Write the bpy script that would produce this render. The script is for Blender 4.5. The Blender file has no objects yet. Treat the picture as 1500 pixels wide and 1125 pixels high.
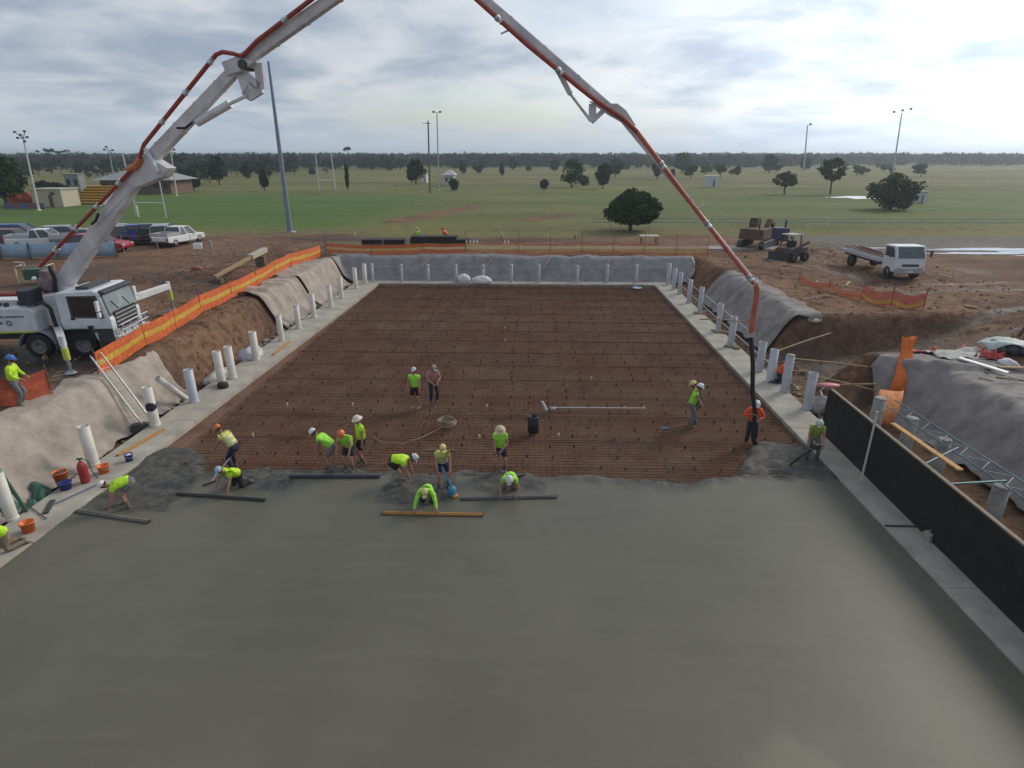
import bpy, bmesh, math, random
import numpy as np
from mathutils import Vector, Matrix, Quaternion
R = math.radians
random.seed(7); rng = np.random.default_rng(7)
C = bpy.context.scene.collection
sc = bpy.context.scene
# ------------------------------------------------------------------ camera, world, sun, exposure
F = 874.0; CAM_H = 9.8; PITCH = math.atan((562.5 - 228) / F); YAW = R(1.75)
cam = bpy.data.cameras.new('camera'); cam.sensor_width = 36; cam.lens = F / 1500 * 36; cam.clip_end = 20000; cam.clip_start = .1
cam_o = bpy.data.objects.new('camera', cam); C.objects.link(cam_o)
cam_o.location = (0, 0, CAM_H); cam_o.rotation_euler = (R(90) - PITCH, 0, YAW); sc.camera = cam_o
SUN_EL, SUN_AZ = 33, 52            # azimuth clockwise from +Y
w = bpy.data.worlds.new('World'); sc.world = w; w.use_nodes = True
nt = w.node_tree; N = nt.nodes; L = nt.links; N.clear()
def wn(t, **k):
    n = N.new(t)
    for a, b in k.items(): setattr(n, a, b)
    return n
def wm(op, a, b=None, clamp=False):
    n = wn('ShaderNodeMath', operation=op, use_clamp=clamp)
    for i, v in enumerate((a, b)):
        if v is None: continue
        if isinstance(v, (int, float)): n.inputs[i].default_value = v
        else: L.new(v, n.inputs[i])
    return n.outputs[0]
sky = wn('ShaderNodeTexSky', sky_type='NISHITA', sun_disc=False, sun_elevation=R(SUN_EL), sun_rotation=R(SUN_AZ), air_density=1.0, dust_density=1.5, ozone_density=1.0)
tc = wn('ShaderNodeTexCoord'); sp = wn('ShaderNodeSeparateXYZ'); L.new(tc.outputs['Generated'], sp.inputs[0])
zc = wm('ADD', wm('MAXIMUM', sp.outputs[2], 0.0), 0.17)       # cloud deck seen in perspective
cx_, cy_ = wm('DIVIDE', sp.outputs[0], zc), wm('DIVIDE', sp.outputs[1], zc)
cmb = wn('ShaderNodeCombineXYZ'); L.new(cx_, cmb.inputs[0]); L.new(cy_, cmb.inputs[1])
def noise(scale, detail, rough, dist=0., vec=None, w_=0):
    n = wn('ShaderNodeTexNoise'); n.inputs['Scale'].default_value = scale; n.inputs['Detail'].default_value = detail
    n.inputs['Roughness'].default_value = rough; n.inputs['Distortion'].default_value = dist
    m = wn('ShaderNodeMapping'); m.inputs['Location'].default_value = (w_, w_ * .7, 0); m.inputs['Rotation'].default_value = (0, 0, R(-22)); m.inputs['Scale'].default_value = (1, 1.0, 1)
    L.new(vec or cmb.outputs[0], m.inputs[0]); L.new(m.outputs[0], n.inputs[0]); return n.outputs[0]
n1 = noise(.55, 7, .56, .25, w_=3.1); n2 = noise(2.1, 8, .54, .3, w_=4.6)
n3 = noise(.22, 4, .5, .2, w_=1.7)
cov = wn('ShaderNodeMapRange', interpolation_type='SMOOTHSTEP'); cov.inputs[1].default_value = .30; cov.inputs[2].default_value = .52
L.new(wm('ADD', wm('MULTIPLY', n1, .7), wm('MULTIPLY', n3, .3)), cov.inputs[0])
shade = wn('ShaderNodeMapRange', interpolation_type='SMOOTHSTEP'); shade.inputs[1].default_value = .39; shade.inputs[2].default_value = .64
L.new(wm('ADD', wm('MULTIPLY', n2, .5), wm('MULTIPLY', n1, .5)), shade.inputs[0])
sd = Vector((math.sin(R(SUN_AZ - 6)) * math.cos(R(14)), math.cos(R(SUN_AZ - 6)) * math.cos(R(14)), math.sin(R(14))))
dot = wn('ShaderNodeVectorMath', operation='DOT_PRODUCT'); L.new(tc.outputs['Generated'], dot.inputs[0]); dot.inputs[1].default_value = sd
glow = wm('POWER', wm('MAXIMUM', dot.outputs[1], 0.0), 6.0)
mixc = wn('ShaderNodeMix', data_type='RGBA'); mixc.inputs[6].default_value = (6.9, 7.2, 7.5, 1); mixc.inputs[7].default_value = (3.3, 4.0, 5.1, 1)
L.new(shade.outputs[0], mixc.inputs[0])
gl = wn('ShaderNodeVectorMath', operation='SCALE'); L.new(mixc.outputs[2], gl.inputs[0]); L.new(wm('ADD', wm('MULTIPLY', glow, 1.15), .80), gl.inputs[3])
mixs = wn('ShaderNodeMix', data_type='RGBA'); L.new(wm('MULTIPLY', cov.outputs[0], .93), mixs.inputs[0])
L.new(sky.outputs[0], mixs.inputs[6]); L.new(gl.outputs[0], mixs.inputs[7])
hor = wn('ShaderNodeMapRange', interpolation_type='SMOOTHSTEP'); hor.inputs[1].default_value = .09; hor.inputs[2].default_value = 0.0; hor.inputs[4].default_value = .8; L.new(sp.outputs[2], hor.inputs[0])
hc = wn('ShaderNodeVectorMath', operation='SCALE'); hc.inputs[0].default_value = (4.2, 5.0, 6.0); L.new(wm('ADD', wm('MULTIPLY', glow, .9), .9), hc.inputs[3])
mixh = wn('ShaderNodeMix', data_type='RGBA'); L.new(hor.outputs[0], mixh.inputs[0]); L.new(mixs.outputs[2], mixh.inputs[6]); L.new(hc.outputs[0], mixh.inputs[7])
bg = wn('ShaderNodeBackground'); bg.inputs[1].default_value = 0.1; L.new(mixh.outputs[2], bg.inputs[0])
wo = wn('ShaderNodeOutputWorld'); L.new(bg.outputs[0], wo.inputs[0])
sun = bpy.data.lights.new('sun', 'SUN'); sun.energy = 1.5; sun.angle = R(20); sun.color = (1, .90, .76)
sun_o = bpy.data.objects.new('sun', sun); C.objects.link(sun_o)
sv = Vector((math.sin(R(SUN_AZ)) * math.cos(R(SUN_EL)), math.cos(R(SUN_AZ)) * math.cos(R(SUN_EL)), math.sin(R(SUN_EL))))
sun_o.rotation_euler = sv.to_track_quat('Z', 'Y').to_euler(); sun_o.location = (60, 60, 60)
vs = sc.view_settings; vs.view_transform = 'Standard'; vs.look = 'None'; vs.exposure = 0.32; vs.gamma = 1; vs.use_curve_mapping = False
sc.render.engine = 'CYCLES'; sc.cycles.use_denoising = True; sc.cycles.max_bounces = 6; sc.cycles.transparent_max_bounces = 16; sc.cycles.volume_bounces = 1

# ------------------------------------------------------------------ survey helper: where a sight line from the drone meets a level
_c, _s = math.cos(PITCH), math.sin(PITCH); _cy, _sy = math.cos(YAW), math.sin(YAW)
def ray(px, py):
    u = (px - 750) / F; v = (py - 562.5) / F
    x, y, z = u, _c - v * _s, -(_s + v * _c)
    return Vector((x * _cy - y * _sy, x * _sy + y * _cy, z))
def G(px, py, z=0.0):
    d = ray(px, py); t = (z - CAM_H) / d.z
    return Vector((d.x * t, d.y * t, z))
def AT(px, py, Y):
    d = ray(px, py); t = Y / d.y
    return Vector((d.x * t, Y, CAM_H + d.z * t))
GR = 1.9                                                           # natural ground level above the pool floor

# ------------------------------------------------------------------ materials
MATS = {}
def mat(name, col, rough=.7, metal=0., vary=.0, vscale=4., bump=0., bscale=30., col2=None, alpha=1., spec=.5, coord='Object', detail=5, trans=0., crease=0.):
    if name in MATS: return MATS[name]
    m = bpy.data.materials.new(name); m.use_nodes = True; t = m.node_tree; b = t.nodes['Principled BSDF']
    b.inputs['Roughness'].default_value = rough; b.inputs['Metallic'].default_value = metal; b.inputs['Base Color'].default_value = (*col, 1)
    b.inputs['Specular IOR Level'].default_value = spec
    if alpha < 1: b.inputs['Alpha'].default_value = alpha
    if trans: b.inputs['Transmission Weight'].default_value = trans
    if coord == 'World': tcn = t.nodes.new('ShaderNodeNewGeometry'); coord = 'Position'
    else: tcn = t.nodes.new('ShaderNodeTexCoord')
    if vary or col2:
        n = t.nodes.new('ShaderNodeTexNoise'); n.inputs['Scale'].default_value = vscale; n.inputs['Detail'].default_value = detail; n.inputs['Roughness'].default_value = .62
        t.links.new(tcn.outputs[coord], n.inputs['Vector'])
        r = t.nodes.new('ShaderNodeMapRange'); r.inputs[1].default_value = .32; r.inputs[2].default_value = .68; t.links.new(n.outputs[0], r.inputs[0])
        mx = t.nodes.new('ShaderNodeMix'); mx.data_type = 'RGBA'; t.links.new(r.outputs[0], mx.inputs[0])
        c2 = col2 or tuple(min(1, c * (1 + vary)) for c in col); c1 = col if col2 else tuple(c * (1 - vary) for c in col)
        mx.inputs[6].default_value = (*c1, 1); mx.inputs[7].default_value = (*c2, 1); t.links.new(mx.outputs[2], b.inputs['Base Color'])
    if bump:
        n = t.nodes.new('ShaderNodeTexNoise'); n.inputs['Scale'].default_value = bscale; n.inputs['Detail'].default_value = 6
        t.links.new(tcn.outputs[coord], n.inputs['Vector'])
        bp = t.nodes.new('ShaderNodeBump'); bp.inputs['Strength'].default_value = bump; bp.inputs['Distance'].default_value = .05
        t.links.new(n.outputs[0], bp.inputs['Height']); t.links.new(bp.outputs[0], b.inputs['Normal'])
        if crease:
            vo = t.nodes.new('ShaderNodeTexVoronoi'); vo.feature = 'DISTANCE_TO_EDGE'; vo.inputs['Scale'].default_value = crease
            wp = t.nodes.new('ShaderNodeVectorMath'); wp.operation = 'MULTIPLY_ADD'; wp.inputs[1].default_value = (.9, .9, .9); t.links.new(n.outputs[1], wp.inputs[0]); t.links.new(tcn.outputs[coord], wp.inputs[2]); t.links.new(wp.outputs[0], vo.inputs['Vector'])
            mr_ = t.nodes.new('ShaderNodeMapRange'); mr_.inputs[2].default_value = .16; t.links.new(vo.outputs['Distance'], mr_.inputs[0])
            b2 = t.nodes.new('ShaderNodeBump'); b2.inputs['Strength'].default_value = .28; b2.inputs['Distance'].default_value = .06; b2.invert = True; t.links.new(mr_.outputs[0], b2.inputs['Height']); t.links.new(bp.outputs[0], b2.inputs['Normal']); t.links.new(b2.outputs[0], b.inputs['Normal'])
    MATS[name] = m; return m
def glass(name, col=(.03, .04, .045)): return mat(name, col, rough=.08, spec=.8)
m_white = mat('white_paint', (.62, .63, .64), .4, vary=.12, vscale=3)
m_boom = mat('boom_paint', (.56, .55, .56), .45, vary=.22, vscale=1.6)
m_red = mat('red_pipe', (.30, .045, .03), .5, vary=.25, vscale=5)
m_red2 = mat('red_pipe_pale', (.44, .11, .075), .5, vary=.2, vscale=5)
m_black = mat('black_rubber', (.018, .018, .02), .75, vary=.3, vscale=8)
m_dark = mat('dark_steel', (.05, .05, .055), .6, vary=.3, vscale=5)
m_steel = mat('galvanised_steel', (.34, .37, .40), .45, .5, vary=.15, vscale=3)
m_alu = mat('aluminium', (.50, .51, .52), .4, .6, vary=.12, vscale=6)
m_pvc = mat('white_pvc', (.60, .575, .52), .5, vary=.10, vscale=3)
m_pvcg = mat('grey_pvc', (.40, .41, .43), .5, vary=.15, vscale=3)
m_pvcb = mat('bluish_pvc', (.47, .49, .55), .5, vary=.1, vscale=3)
m_conc = mat('ledge_concrete', (.36, .335, .285), .85, vary=.22, vscale=1.3, bump=.25, bscale=14, detail=8)
m_concd = mat('old_concrete', (.30, .29, .27), .85, vary=.3, vscale=4, bump=.3)
m_geo = mat('geotextile_pale', (.335, .29, .245), .95, vary=.26, vscale=1.3, bump=.3, bscale=3.5, detail=8, crease=.9)
m_geo_shade = mat('geotextile_shade_side', (.235, .21, .20), .9, vary=.32, vscale=1.3, bump=.3, bscale=3.2, detail=8, crease=.8)  # same cloth as the pale sheets, shade of these banks painted in
m_tarpb = mat('plastic_sheet_blue_grey', (.235, .225, .228), .45, vary=.3, vscale=1.4, bump=.35, bscale=2.6, detail=8, crease=1.1)
m_ply = mat('black_form_ply', (.012, .011, .011), .75, vary=.35, vscale=2.2, bump=.1)
m_plyend = mat('red_ply_edge', (.11, .03, .025), .7, vary=.2)
m_timber = mat('timber', (.32, .22, .11), .75, vary=.25, vscale=6)
m_timbo = mat('orange_timber', (.42, .22, .06), .7, vary=.2, vscale=6)
m_wood_dark = mat('weathered_timber', (.15, .11, .08), .85, vary=.3, vscale=6)
m_orange = mat('orange_mesh', (.60, .125, .025), .7, vary=.3, vscale=5, alpha=.93)
m_yellowm = mat('yellow_mesh', (.58, .35, .045), .7, vary=.2, vscale=5, alpha=.93)
m_orange2 = mat('faded_orange_mesh', (.55, .18, .07), .7, vary=.2, vscale=5, alpha=.62)
m_yellow2 = mat('faded_yellow_mesh', (.62, .40, .14), .7, vary=.2, vscale=5, alpha=.75)
m_pinkm = mat('pinkish_mesh', (.52, .09, .06), .7, vary=.25, vscale=5, alpha=.75)
m_teal = mat('teal_steel', (.07, .17, .20), .5, vary=.25, vscale=4)
m_rust = mat('rust', (.17, .075, .04), .85, vary=.35, vscale=8)
m_rebar = mat('rebar_rust', (.082, .030, .015), .85, vscale=.9, col2=(.205, .12, .073), detail=10, coord='World')
m_lime = mat('hivis_lime', (.50, .80, .03), .75, vary=.12, vscale=9, bump=.9, bscale=11)
m_limeg = mat('hivis_green', (.32, .72, .06), .75, vary=.12, vscale=9, bump=.9, bscale=11)
m_hvy = mat('hivis_faded_yellow', (.55, .56, .16), .8, vary=.15, vscale=9, bump=.9, bscale=11)
m_hvo = mat('hivis_orange', (.80, .10, .025), .75, vary=.12, vscale=9, bump=.9, bscale=11)
m_hvor = mat('hivis_bright_orange', (.85, .20, .02), .75, vary=.1, vscale=9, bump=.9, bscale=11)
m_olive = mat('hivis_olive', (.30, .40, .07), .8, vary=.15, vscale=9, bump=.9, bscale=11)
m_pink = mat('pink_cloth', (.45, .20, .20), .85, vary=.12, vscale=9, bump=.9, bscale=11)
m_navy = mat('navy_cloth', (.018, .022, .05), .85, vary=.3, vscale=9, bump=.9, bscale=11)
m_greyc = mat('grey_cloth', (.16, .15, .16), .85, vary=.25, vscale=9, bump=.9, bscale=11)
m_khaki = mat('khaki_cloth', (.22, .17, .11), .85, vary=.25, vscale=9, bump=.9, bscale=11)
m_blkc = mat('black_cloth', (.016, .016, .02), .85, vary=.3, vscale=9, bump=.9, bscale=11)
m_skin = mat('skin', (.36, .19, .13), .6, vary=.12, vscale=12)
m_band = mat('reflective_tape', (.62, .64, .66), .4, vary=.1)
m_boot = mat('muddy_boot', (.14, .12, .10), .85, vary=.3, vscale=14)
m_bootg = mat('gumboot', (.07, .07, .07), .5, vary=.4, vscale=10)
m_hair = mat('dark_hair', (.025, .018, .014), .7)
m_hwhite = mat('helmet_white', (.74, .74, .73), .35, vary=.05)
m_horange = mat('helmet_orange', (.72, .16, .06), .4, vary=.06)
m_hblue = mat('helmet_blue', (.05, .17, .45), .4, vary=.06)
m_hyel = mat('helmet_yellow', (.60, .53, .20), .5, vary=.1)
m_hstraw = mat('straw_hat', (.52, .43, .28), .8, vary=.2, vscale=20)
m_borange = mat('bucket_orange', (.75, .17, .03), .4, vary=.08)
m_bblue = mat('bucket_blue', (.03, .05, .24), .4, vary=.1)
m_cyan = mat('blue_tool', (.04, .22, .36), .45, vary=.15)
m_gasred = mat('red_cylinder', (.33, .03, .03), .35, vary=.1)
m_green = mat('dark_green_paint', (.03, .10, .07), .5, vary=.2)
m_bag = mat('woven_white_bag', (.66, .66, .67), .8, vary=.12, vscale=6, bump=.4, bscale=8)
m_bark = mat('bark', (.10, .075, .055), .9, vary=.3, vscale=3)
def leafmat(name, a, b):
    m = mat(name, a, .8, vscale=.9, col2=b, spec=.2); return m
m_leaf = leafmat('leaf_dark_green', (.022, .042, .018), (.05, .085, .03))
m_leafg = leafmat('leaf_grey_green', (.035, .05, .03), (.075, .095, .05))
m_leaff = leafmat('leaf_forest', (.016, .028, .018), (.034, .050, .028))

# ------------------------------------------------------------------ mesh builder and tagging
def tag(o, label=None, cat=None, group=None, kind=None):
    if label: o['label'] = label
    if cat: o['category'] = cat
    if group: o['group'] = group
    if kind: o['kind'] = kind
    return o
def empty(name, loc, rz=0., label=None, cat=None, group=None):
    o = bpy.data.objects.new(name, None); C.objects.link(o); o.location = loc; o.rotation_euler = (0, 0, rz); o.empty_display_size = .2
    return tag(o, label, cat, group)
def basis(d, up=None):
    d = d.normalized(); u = up or Vector((0, 0, 1))
    if abs(d.dot(u)) > .98: u = Vector((0, 1, 0)) if abs(d.y) < .9 else Vector((1, 0, 0))
    s = d.cross(u).normalized(); return s, s.cross(d).normalized(), d
class B:
    def __init__(self): self.v = []; self.f = []; self.mi = []; self.sm = []
    def add(self, vs, fs, mi=0, smooth=False):
        o = len(self.v); self.v += [tuple(p) for p in vs]; self.f += [tuple(i + o for i in f) for f in fs]
        self.mi += [mi] * len(fs); self.sm += [smooth] * len(fs); return self
    def hexa(self, p, mi=0):                                       # 8 corners: bottom ring 0-3, top ring 4-7
        return self.add(p, [(3, 2, 1, 0), (4, 5, 6, 7), (0, 1, 5, 4), (1, 2, 6, 5), (2, 3, 7, 6), (3, 0, 4, 7)], mi)
    def box(self, c, s, rz=0., mi=0, taper=(1, 1), rot=None):
        c = Vector(c); hx, hy, hz = s[0] / 2, s[1] / 2, s[2] / 2
        m = rot or Matrix.Rotation(rz, 3, 'Z')
        p = [Vector((x * hx, y * hy, -hz)) for x, y in ((-1, -1), (1, -1), (1, 1), (-1, 1))] + [Vector((x * hx * taper[0], y * hy * taper[1], hz)) for x, y in ((-1, -1), (1, -1), (1, 1), (-1, 1))]
        return self.hexa([c + m @ q for q in p], mi)
    def beam(self, p, q, w_, h, w2=None, h2=None, up=None, mi=0):
        p, q = Vector(p), Vector(q); s, u, d = basis(q - p, up); w2 = w2 or w_; h2 = h2 or h
        a = [p + s * x * w_ / 2 + u * z * h / 2 for x, z in ((-1, -1), (1, -1), (1, 1), (-1, 1))]
        b = [q + s * x * w2 / 2 + u * z * h2 / 2 for x, z in ((-1, -1), (1, -1), (1, 1), (-1, 1))]
        return self.hexa(a + b, mi)
    def tube(self, pts, r, n=8, cap=True, mi=0, smooth=True):
        pts = [Vector(p) for p in pts]; rs = r if isinstance(r, (list, tuple)) else [r] * len(pts)
        vs, fs = [], []; s0 = None
        for i, p in enumerate(pts):
            d = (pts[min(i + 1, len(pts) - 1)] - pts[max(i - 1, 0)])
            if d.length < 1e-6: d = Vector((0, 0, 1))
            s, u, d = basis(d)
            if s0 is not None:
                s = (s0 - d * s0.dot(d)).normalized(); u = s.cross(d)
            s0 = s
            vs += [p + (s * math.cos(2 * math.pi * k / n) + u * math.sin(2 * math.pi * k / n)) * rs[i] for k in range(n)]
        for i in range(len(pts) - 1):
            for k in range(n): fs.append((i * n + k, i * n + (k + 1) % n, (i + 1) * n + (k + 1) % n, (i + 1) * n + k))
        self.add(vs, fs, mi, smooth)
        if cap:
            self.add(vs[:n], [tuple(range(n))[::-1]], mi); self.add(vs[-n:], [tuple(range(n))], mi)
        return self
    def lathe(self, prof, n=16, o=(0, 0, 0), rot=None, mi=0, smooth=True, sx=1., sy=1.):
        o = Vector(o); m = rot or Matrix.Identity(3); vs, fs = [], []
        for r, z in prof: vs += [o + m @ Vector((r * sx * math.cos(2 * math.pi * k / n), r * sy * math.sin(2 * math.pi * k / n), z)) for k in range(n)]
        for i in range(len(prof) - 1):
            for k in range(n): fs.append((i * n + k, i * n + (k + 1) % n, (i + 1) * n + (k + 1) % n, (i + 1) * n + k))
        return self.add(vs, fs, mi, smooth)
    def ell(self, c, r, n=10, m_=6, mi=0, rot=None):
        c = Vector(c); rot = rot or Matrix.Identity(3); vs, fs = [], []
        for j in range(m_ + 1):
            a = math.pi * j / m_ - math.pi / 2
            for k in range(n):
                b_ = 2 * math.pi * k / n; vs.append(c + rot @ Vector((r[0] * math.cos(a) * math.cos(b_), r[1] * math.cos(a) * math.sin(b_), r[2] * math.sin(a))))
        for j in range(m_):
            for k in range(n): fs.append((j * n + k, j * n + (k + 1) % n, (j + 1) * n + (k + 1) % n, (j + 1) * n + k))
        return self.add(vs, fs, mi, True)
    def prism(self, poly, x0, x1, mi=0, inset=0.):                  # poly in (y, z), extruded along x, sides may lean in
        n = len(poly); cz = sum(p[1] for p in poly) / n
        vs = [(x0, y, z) for y, z in poly] + [(x1, y, z) for y, z in poly]
        fs = [tuple(range(n)), tuple(range(n, 2 * n))[::-1]] + [(i, i + n, (i + 1) % n + n, (i + 1) % n) for i in range(n)]
        return self.add(vs, fs, mi)
    def grid(self, P, mi=0, smooth=True):                            # P[i][j] -> point
        a, b_ = len(P), len(P[0]); vs = [p for row in P for p in row]
        fs = [(i * b_ + j, i * b_ + j + 1, (i + 1) * b_ + j + 1, (i + 1) * b_ + j) for i in range(a - 1) for j in range(b_ - 1)]
        return self.add(vs, fs, mi, smooth)
    def mesh(self, name, *mats):
        me = bpy.data.meshes.new(name); me.from_pydata(self.v, [], self.f)
        for m in mats: me.materials.append(m)
        me.polygons.foreach_set('material_index', self.mi); me.polygons.foreach_set('use_smooth', self.sm)
        bm = bmesh.new(); bm.from_mesh(me); bmesh.ops.recalc_face_normals(bm, faces=bm.faces); bm.to_mesh(me); bm.free(); me.update(); return me
    def ob(self, name, m, parent=None, world=False, bevel=0., loc=None):
        mats = m if isinstance(m, (list, tuple)) else (m,)
        if world and parent is not None:
            inv = (Matrix.Translation(parent.location) @ parent.rotation_euler.to_matrix().to_4x4()).inverted(); self.v = [tuple(inv @ Vector(p)) for p in self.v]
        if loc is not None: lv = Vector(loc); self.v = [tuple(Vector(p) - lv) for p in self.v]
        o = bpy.data.objects.new(name, self.mesh(name, *mats)); C.objects.link(o)
        if loc is not None: o.location = loc
        if parent is not None: o.parent = parent
        if bevel:
            b = o.modifiers.new('bevel', 'BEVEL'); b.width = bevel; b.segments = 2; b.limit_method = 'ANGLE'; b.angle_limit = R(35)
        return o
def copy_tree(o, parent=None):
    c = o.copy(); C.objects.link(c)
    if parent is not None: c.parent = parent
    for ch in [x for x in o.children]: copy_tree(ch, c)
    return c
ORD = ['first', 'second', 'third', 'fourth', 'fifth', 'sixth', 'seventh', 'eighth', 'ninth', 'tenth', 'eleventh', 'twelfth', 'thirteenth', 'fourteenth', 'fifteenth', 'sixteenth']
def vnoise(x, y, seed=0):                                            # smooth value noise on arrays
    x = np.asarray(x, float); y = np.asarray(y, float); xi = np.floor(x); yi = np.floor(y); fx = x - xi; fy = y - yi
    fx = fx * fx * (3 - 2 * fx); fy = fy * fy * (3 - 2 * fy)
    def h(a, b): t = np.sin(a * 127.1 + b * 311.7 + seed * 74.7) * 43758.5453; return t - np.floor(t)
    return (h(xi, yi) * (1 - fx) + h(xi + 1, yi) * fx) * (1 - fy) + (h(xi, yi + 1) * (1 - fx) + h(xi + 1, yi + 1) * fx) * fy - .5
def fbm(x, y, seed=0, o=4):
    return sum(vnoise(x * 2 ** k, y * 2 ** k, seed + k) / 2 ** k for k in range(o))
def sst(a, b, x): t = np.clip((np.asarray(x, float) - a) / (b - a), 0, 1); return t * t * (3 - 2 * t)

# ------------------------------------------------------------------ terrain
def pit_left(y): return -15.05 + .25 * fbm(np.asarray(y) * .35, 0 * np.asarray(y), 3)
def height(x, y):
    x = np.asarray(x, float); y = np.asarray(y, float)
    wob = .35 * fbm(x * .3, y * .3, 5)
    l = sst(-15.0, -16.5, x + wob * .6)                              # truck-side bank
    toe_r = 12.5 + 2.2 * sst(25.5, 22.5, y)
    r = sst(0, 1.0, (x - toe_r + wob * .5) / 2.0)                    # machine-side bank
    tr = sst(24.9, 26.3, y + wob * .7) * sst(31.2, 30.2, y - .13 * (x - 14) + wob * .5)   # cutting through it
    ramp = sst(13.5, 28.5, x) ** 1.35
    r = r * (1 - tr) + tr * np.minimum(ramp, r)
    f = sst(48.8, 50.4, y + wob * .4)
    n = sst(-5.0, -7.0, y)
    top = np.maximum(np.maximum(l, r), np.maximum(f, n))
    base = -.12 + .10 * fbm(x * 1.3, y * 1.3, 9)
    rough = .22 * fbm(x * .45, y * .45, 11) + .10 * fbm(x * 1.7, y * 1.7, 13) + .16 * np.maximum(0, fbm(x * .23, y * .5, 17, 3))
    edge = np.minimum(np.minimum(sst(-27.9, -24, x), sst(31.9, 28, x)), np.minimum(sst(-7.9, -6, y), sst(61.9, 58, y)))
    mound = .55 * np.exp(-(((x - 20.5) / 3.5) ** 2 + ((y - 27) / 1.2) ** 2)) + .4 * np.exp(-(((x - 17.5) / 2.5) ** 2 + ((y - 44.5) / 2.5) ** 2)) + .45 * np.exp(-(((x + 22) / 3) ** 2 + ((y - 41) / 2.2) ** 2)) + .35 * np.exp(-(((x + 26) / 2.2) ** 2 + ((y - 36) / 2) ** 2))
    flat = 1 - .85 * np.exp(-(((x + 21) / 5.0) ** 2 + ((y - 24) / 4.0) ** 2))
    inside = (x > -14.4) & (x < 11.6) & (y < 48.6)
    z = base + (GR - base) * top + (rough * flat + mound) * edge * (.25 + .75 * top)
    return np.where(inside, -.25, z)
def hz(x, y): return float(height(x, y))
def np_mesh(name, V, Fc, mats, attrs=None, smooth=True):
    me = bpy.data.meshes.new(name); V = np.asarray(V, np.float32); Fc = np.asarray(Fc, np.int32); k = Fc.shape[1]
    me.vertices.add(len(V)); me.vertices.foreach_set('co', V.ravel()); me.loops.add(Fc.size); me.loops.foreach_set('vertex_index', Fc.ravel())
    me.polygons.add(len(Fc)); me.polygons.foreach_set('loop_start', np.arange(0, Fc.size, k, dtype=np.int32)); me.polygons.foreach_set('loop_total', np.full(len(Fc), k, np.int32))
    me.polygons.foreach_set('use_smooth', np.full(len(Fc), smooth))
    for m in mats: me.materials.append(m)
    me.update(); me.validate()
    for n, a in (attrs or {}).items():
        at = me.color_attributes.new(n, 'FLOAT_COLOR', 'POINT'); at.data.foreach_set('color', np.asarray(a, np.float32).ravel())
    return me
def gridf(xs, ys, off=0):
    X, Y = np.meshgrid(xs, ys); nx, ny = len(xs), len(ys)
    i = np.arange(nx * ny).reshape(ny, nx); f = np.stack([i[:-1, :-1], i[:-1, 1:], i[1:, 1:], i[1:, :-1]], -1).reshape(-1, 4) + off
    return X.ravel(), Y.ravel(), f
def seg_d(x, y, a, b):
    a = np.array(a[:2]); b = np.array(b[:2]); d = b - a; t = np.clip(((x - a[0]) * d[0] + (y - a[1]) * d[1]) / (d @ d), 0, 1)
    return np.hypot(x - a[0] - t * d[0], y - a[1] - t * d[1])
def masks(x, y):
    n = 3 * fbm(x * .12, y * .12, 21)
    dirt = sst(58.5, 54.5, y + n * .7 - 3.5 * sst(-12, -26, x))
    dirt = np.maximum(dirt, .85 * sst(2.6, 1.2, np.abs(y - (60.5 + n * .2) + .012 * (x + 20))) * sst(30, 0, x))        # dirt track behind the site
    dirt = np.maximum(dirt, .75 * sst(66, 63, y + n) * sst(-14, -4, x) * sst(34, 20, x))
    for a, b, w_, k in ((G(585, 324, GR), G(700, 302, GR), 2.6, 1.0), (G(765, 323, GR), G(850, 312, GR), 1.8, .95), (G(330, 342, GR), G(520, 345, GR), 1.6, .7), (G(855, 333, GR), G(1010, 330, GR), .9, .5)):
        dirt = np.maximum(dirt, k * sst(w_, w_ * .3, seg_d(x, y, a, b) + n * .25))
    lush = sst(-14, -26, x + n * .8) * sst(69, 74, y + n * .6) * sst(142, 128, y + n) 
    lush = np.maximum(lush, .55 * sst(70, 80, y + n) * sst(170, 150, y + n) * (.55 + .45 * np.clip(fbm(x * .03, y * .05, 31) * 3 + .5, 0, 1)))
    wet = np.clip(1.6 * np.exp(-(((x + 22) / 5.5) ** 2 + ((y - 22.3) / 2.4) ** 2)) + n * .15, 0, 1)
    wet = np.maximum(wet, .85 * sst(24.6, 26, y) * sst(33, 29, y) * sst(12, 14, x) * sst(27, 19, x))
    for pl in (((0, 428), (110, 400), (190, 402), (300, 432)), ((0, 418), (120, 392), (210, 398), (330, 424)), ((1120, 372), (1230, 402), (1330, 430), (1500, 424)), ((1130, 366), (1240, 394), (1340, 420), (1500, 412)), ((1500, 470), (1360, 490), (1250, 540)), ((1500, 452), (1380, 466), (1270, 500)), ((1380, 380), (1420, 400), (1500, 405))):
        for a, b in zip(pl[:-1], pl[1:]): wet = np.maximum(wet, .8 * sst(.48, .12, seg_d(x, y, G(*a, GR), G(*b, GR)) + n * .12))
    road = sst(56.5, 58, y) * sst(67, 64, y) * sst(20, 30, x + n)
    return np.stack([np.clip(dirt, 0, 1), np.clip(lush, 0, 1), np.clip(wet, 0, 1), np.clip(road, 0, 1)], -1)
xs = np.arange(-28, 32.01, .22); ys = np.arange(-8, 62.01, .22); xs[-1] = 32; ys[-1] = 62
X0, Y0, F0 = gridf(xs, ys); Z0 = height(X0, Y0)
on_edge = (X0 <= -27.99) | (X0 >= 31.99) | (Y0 <= -7.99) | (Y0 >= 61.99); Z0[on_edge] = GR
parts = [(X0, Y0, Z0, F0)]; off = len(X0)
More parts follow.
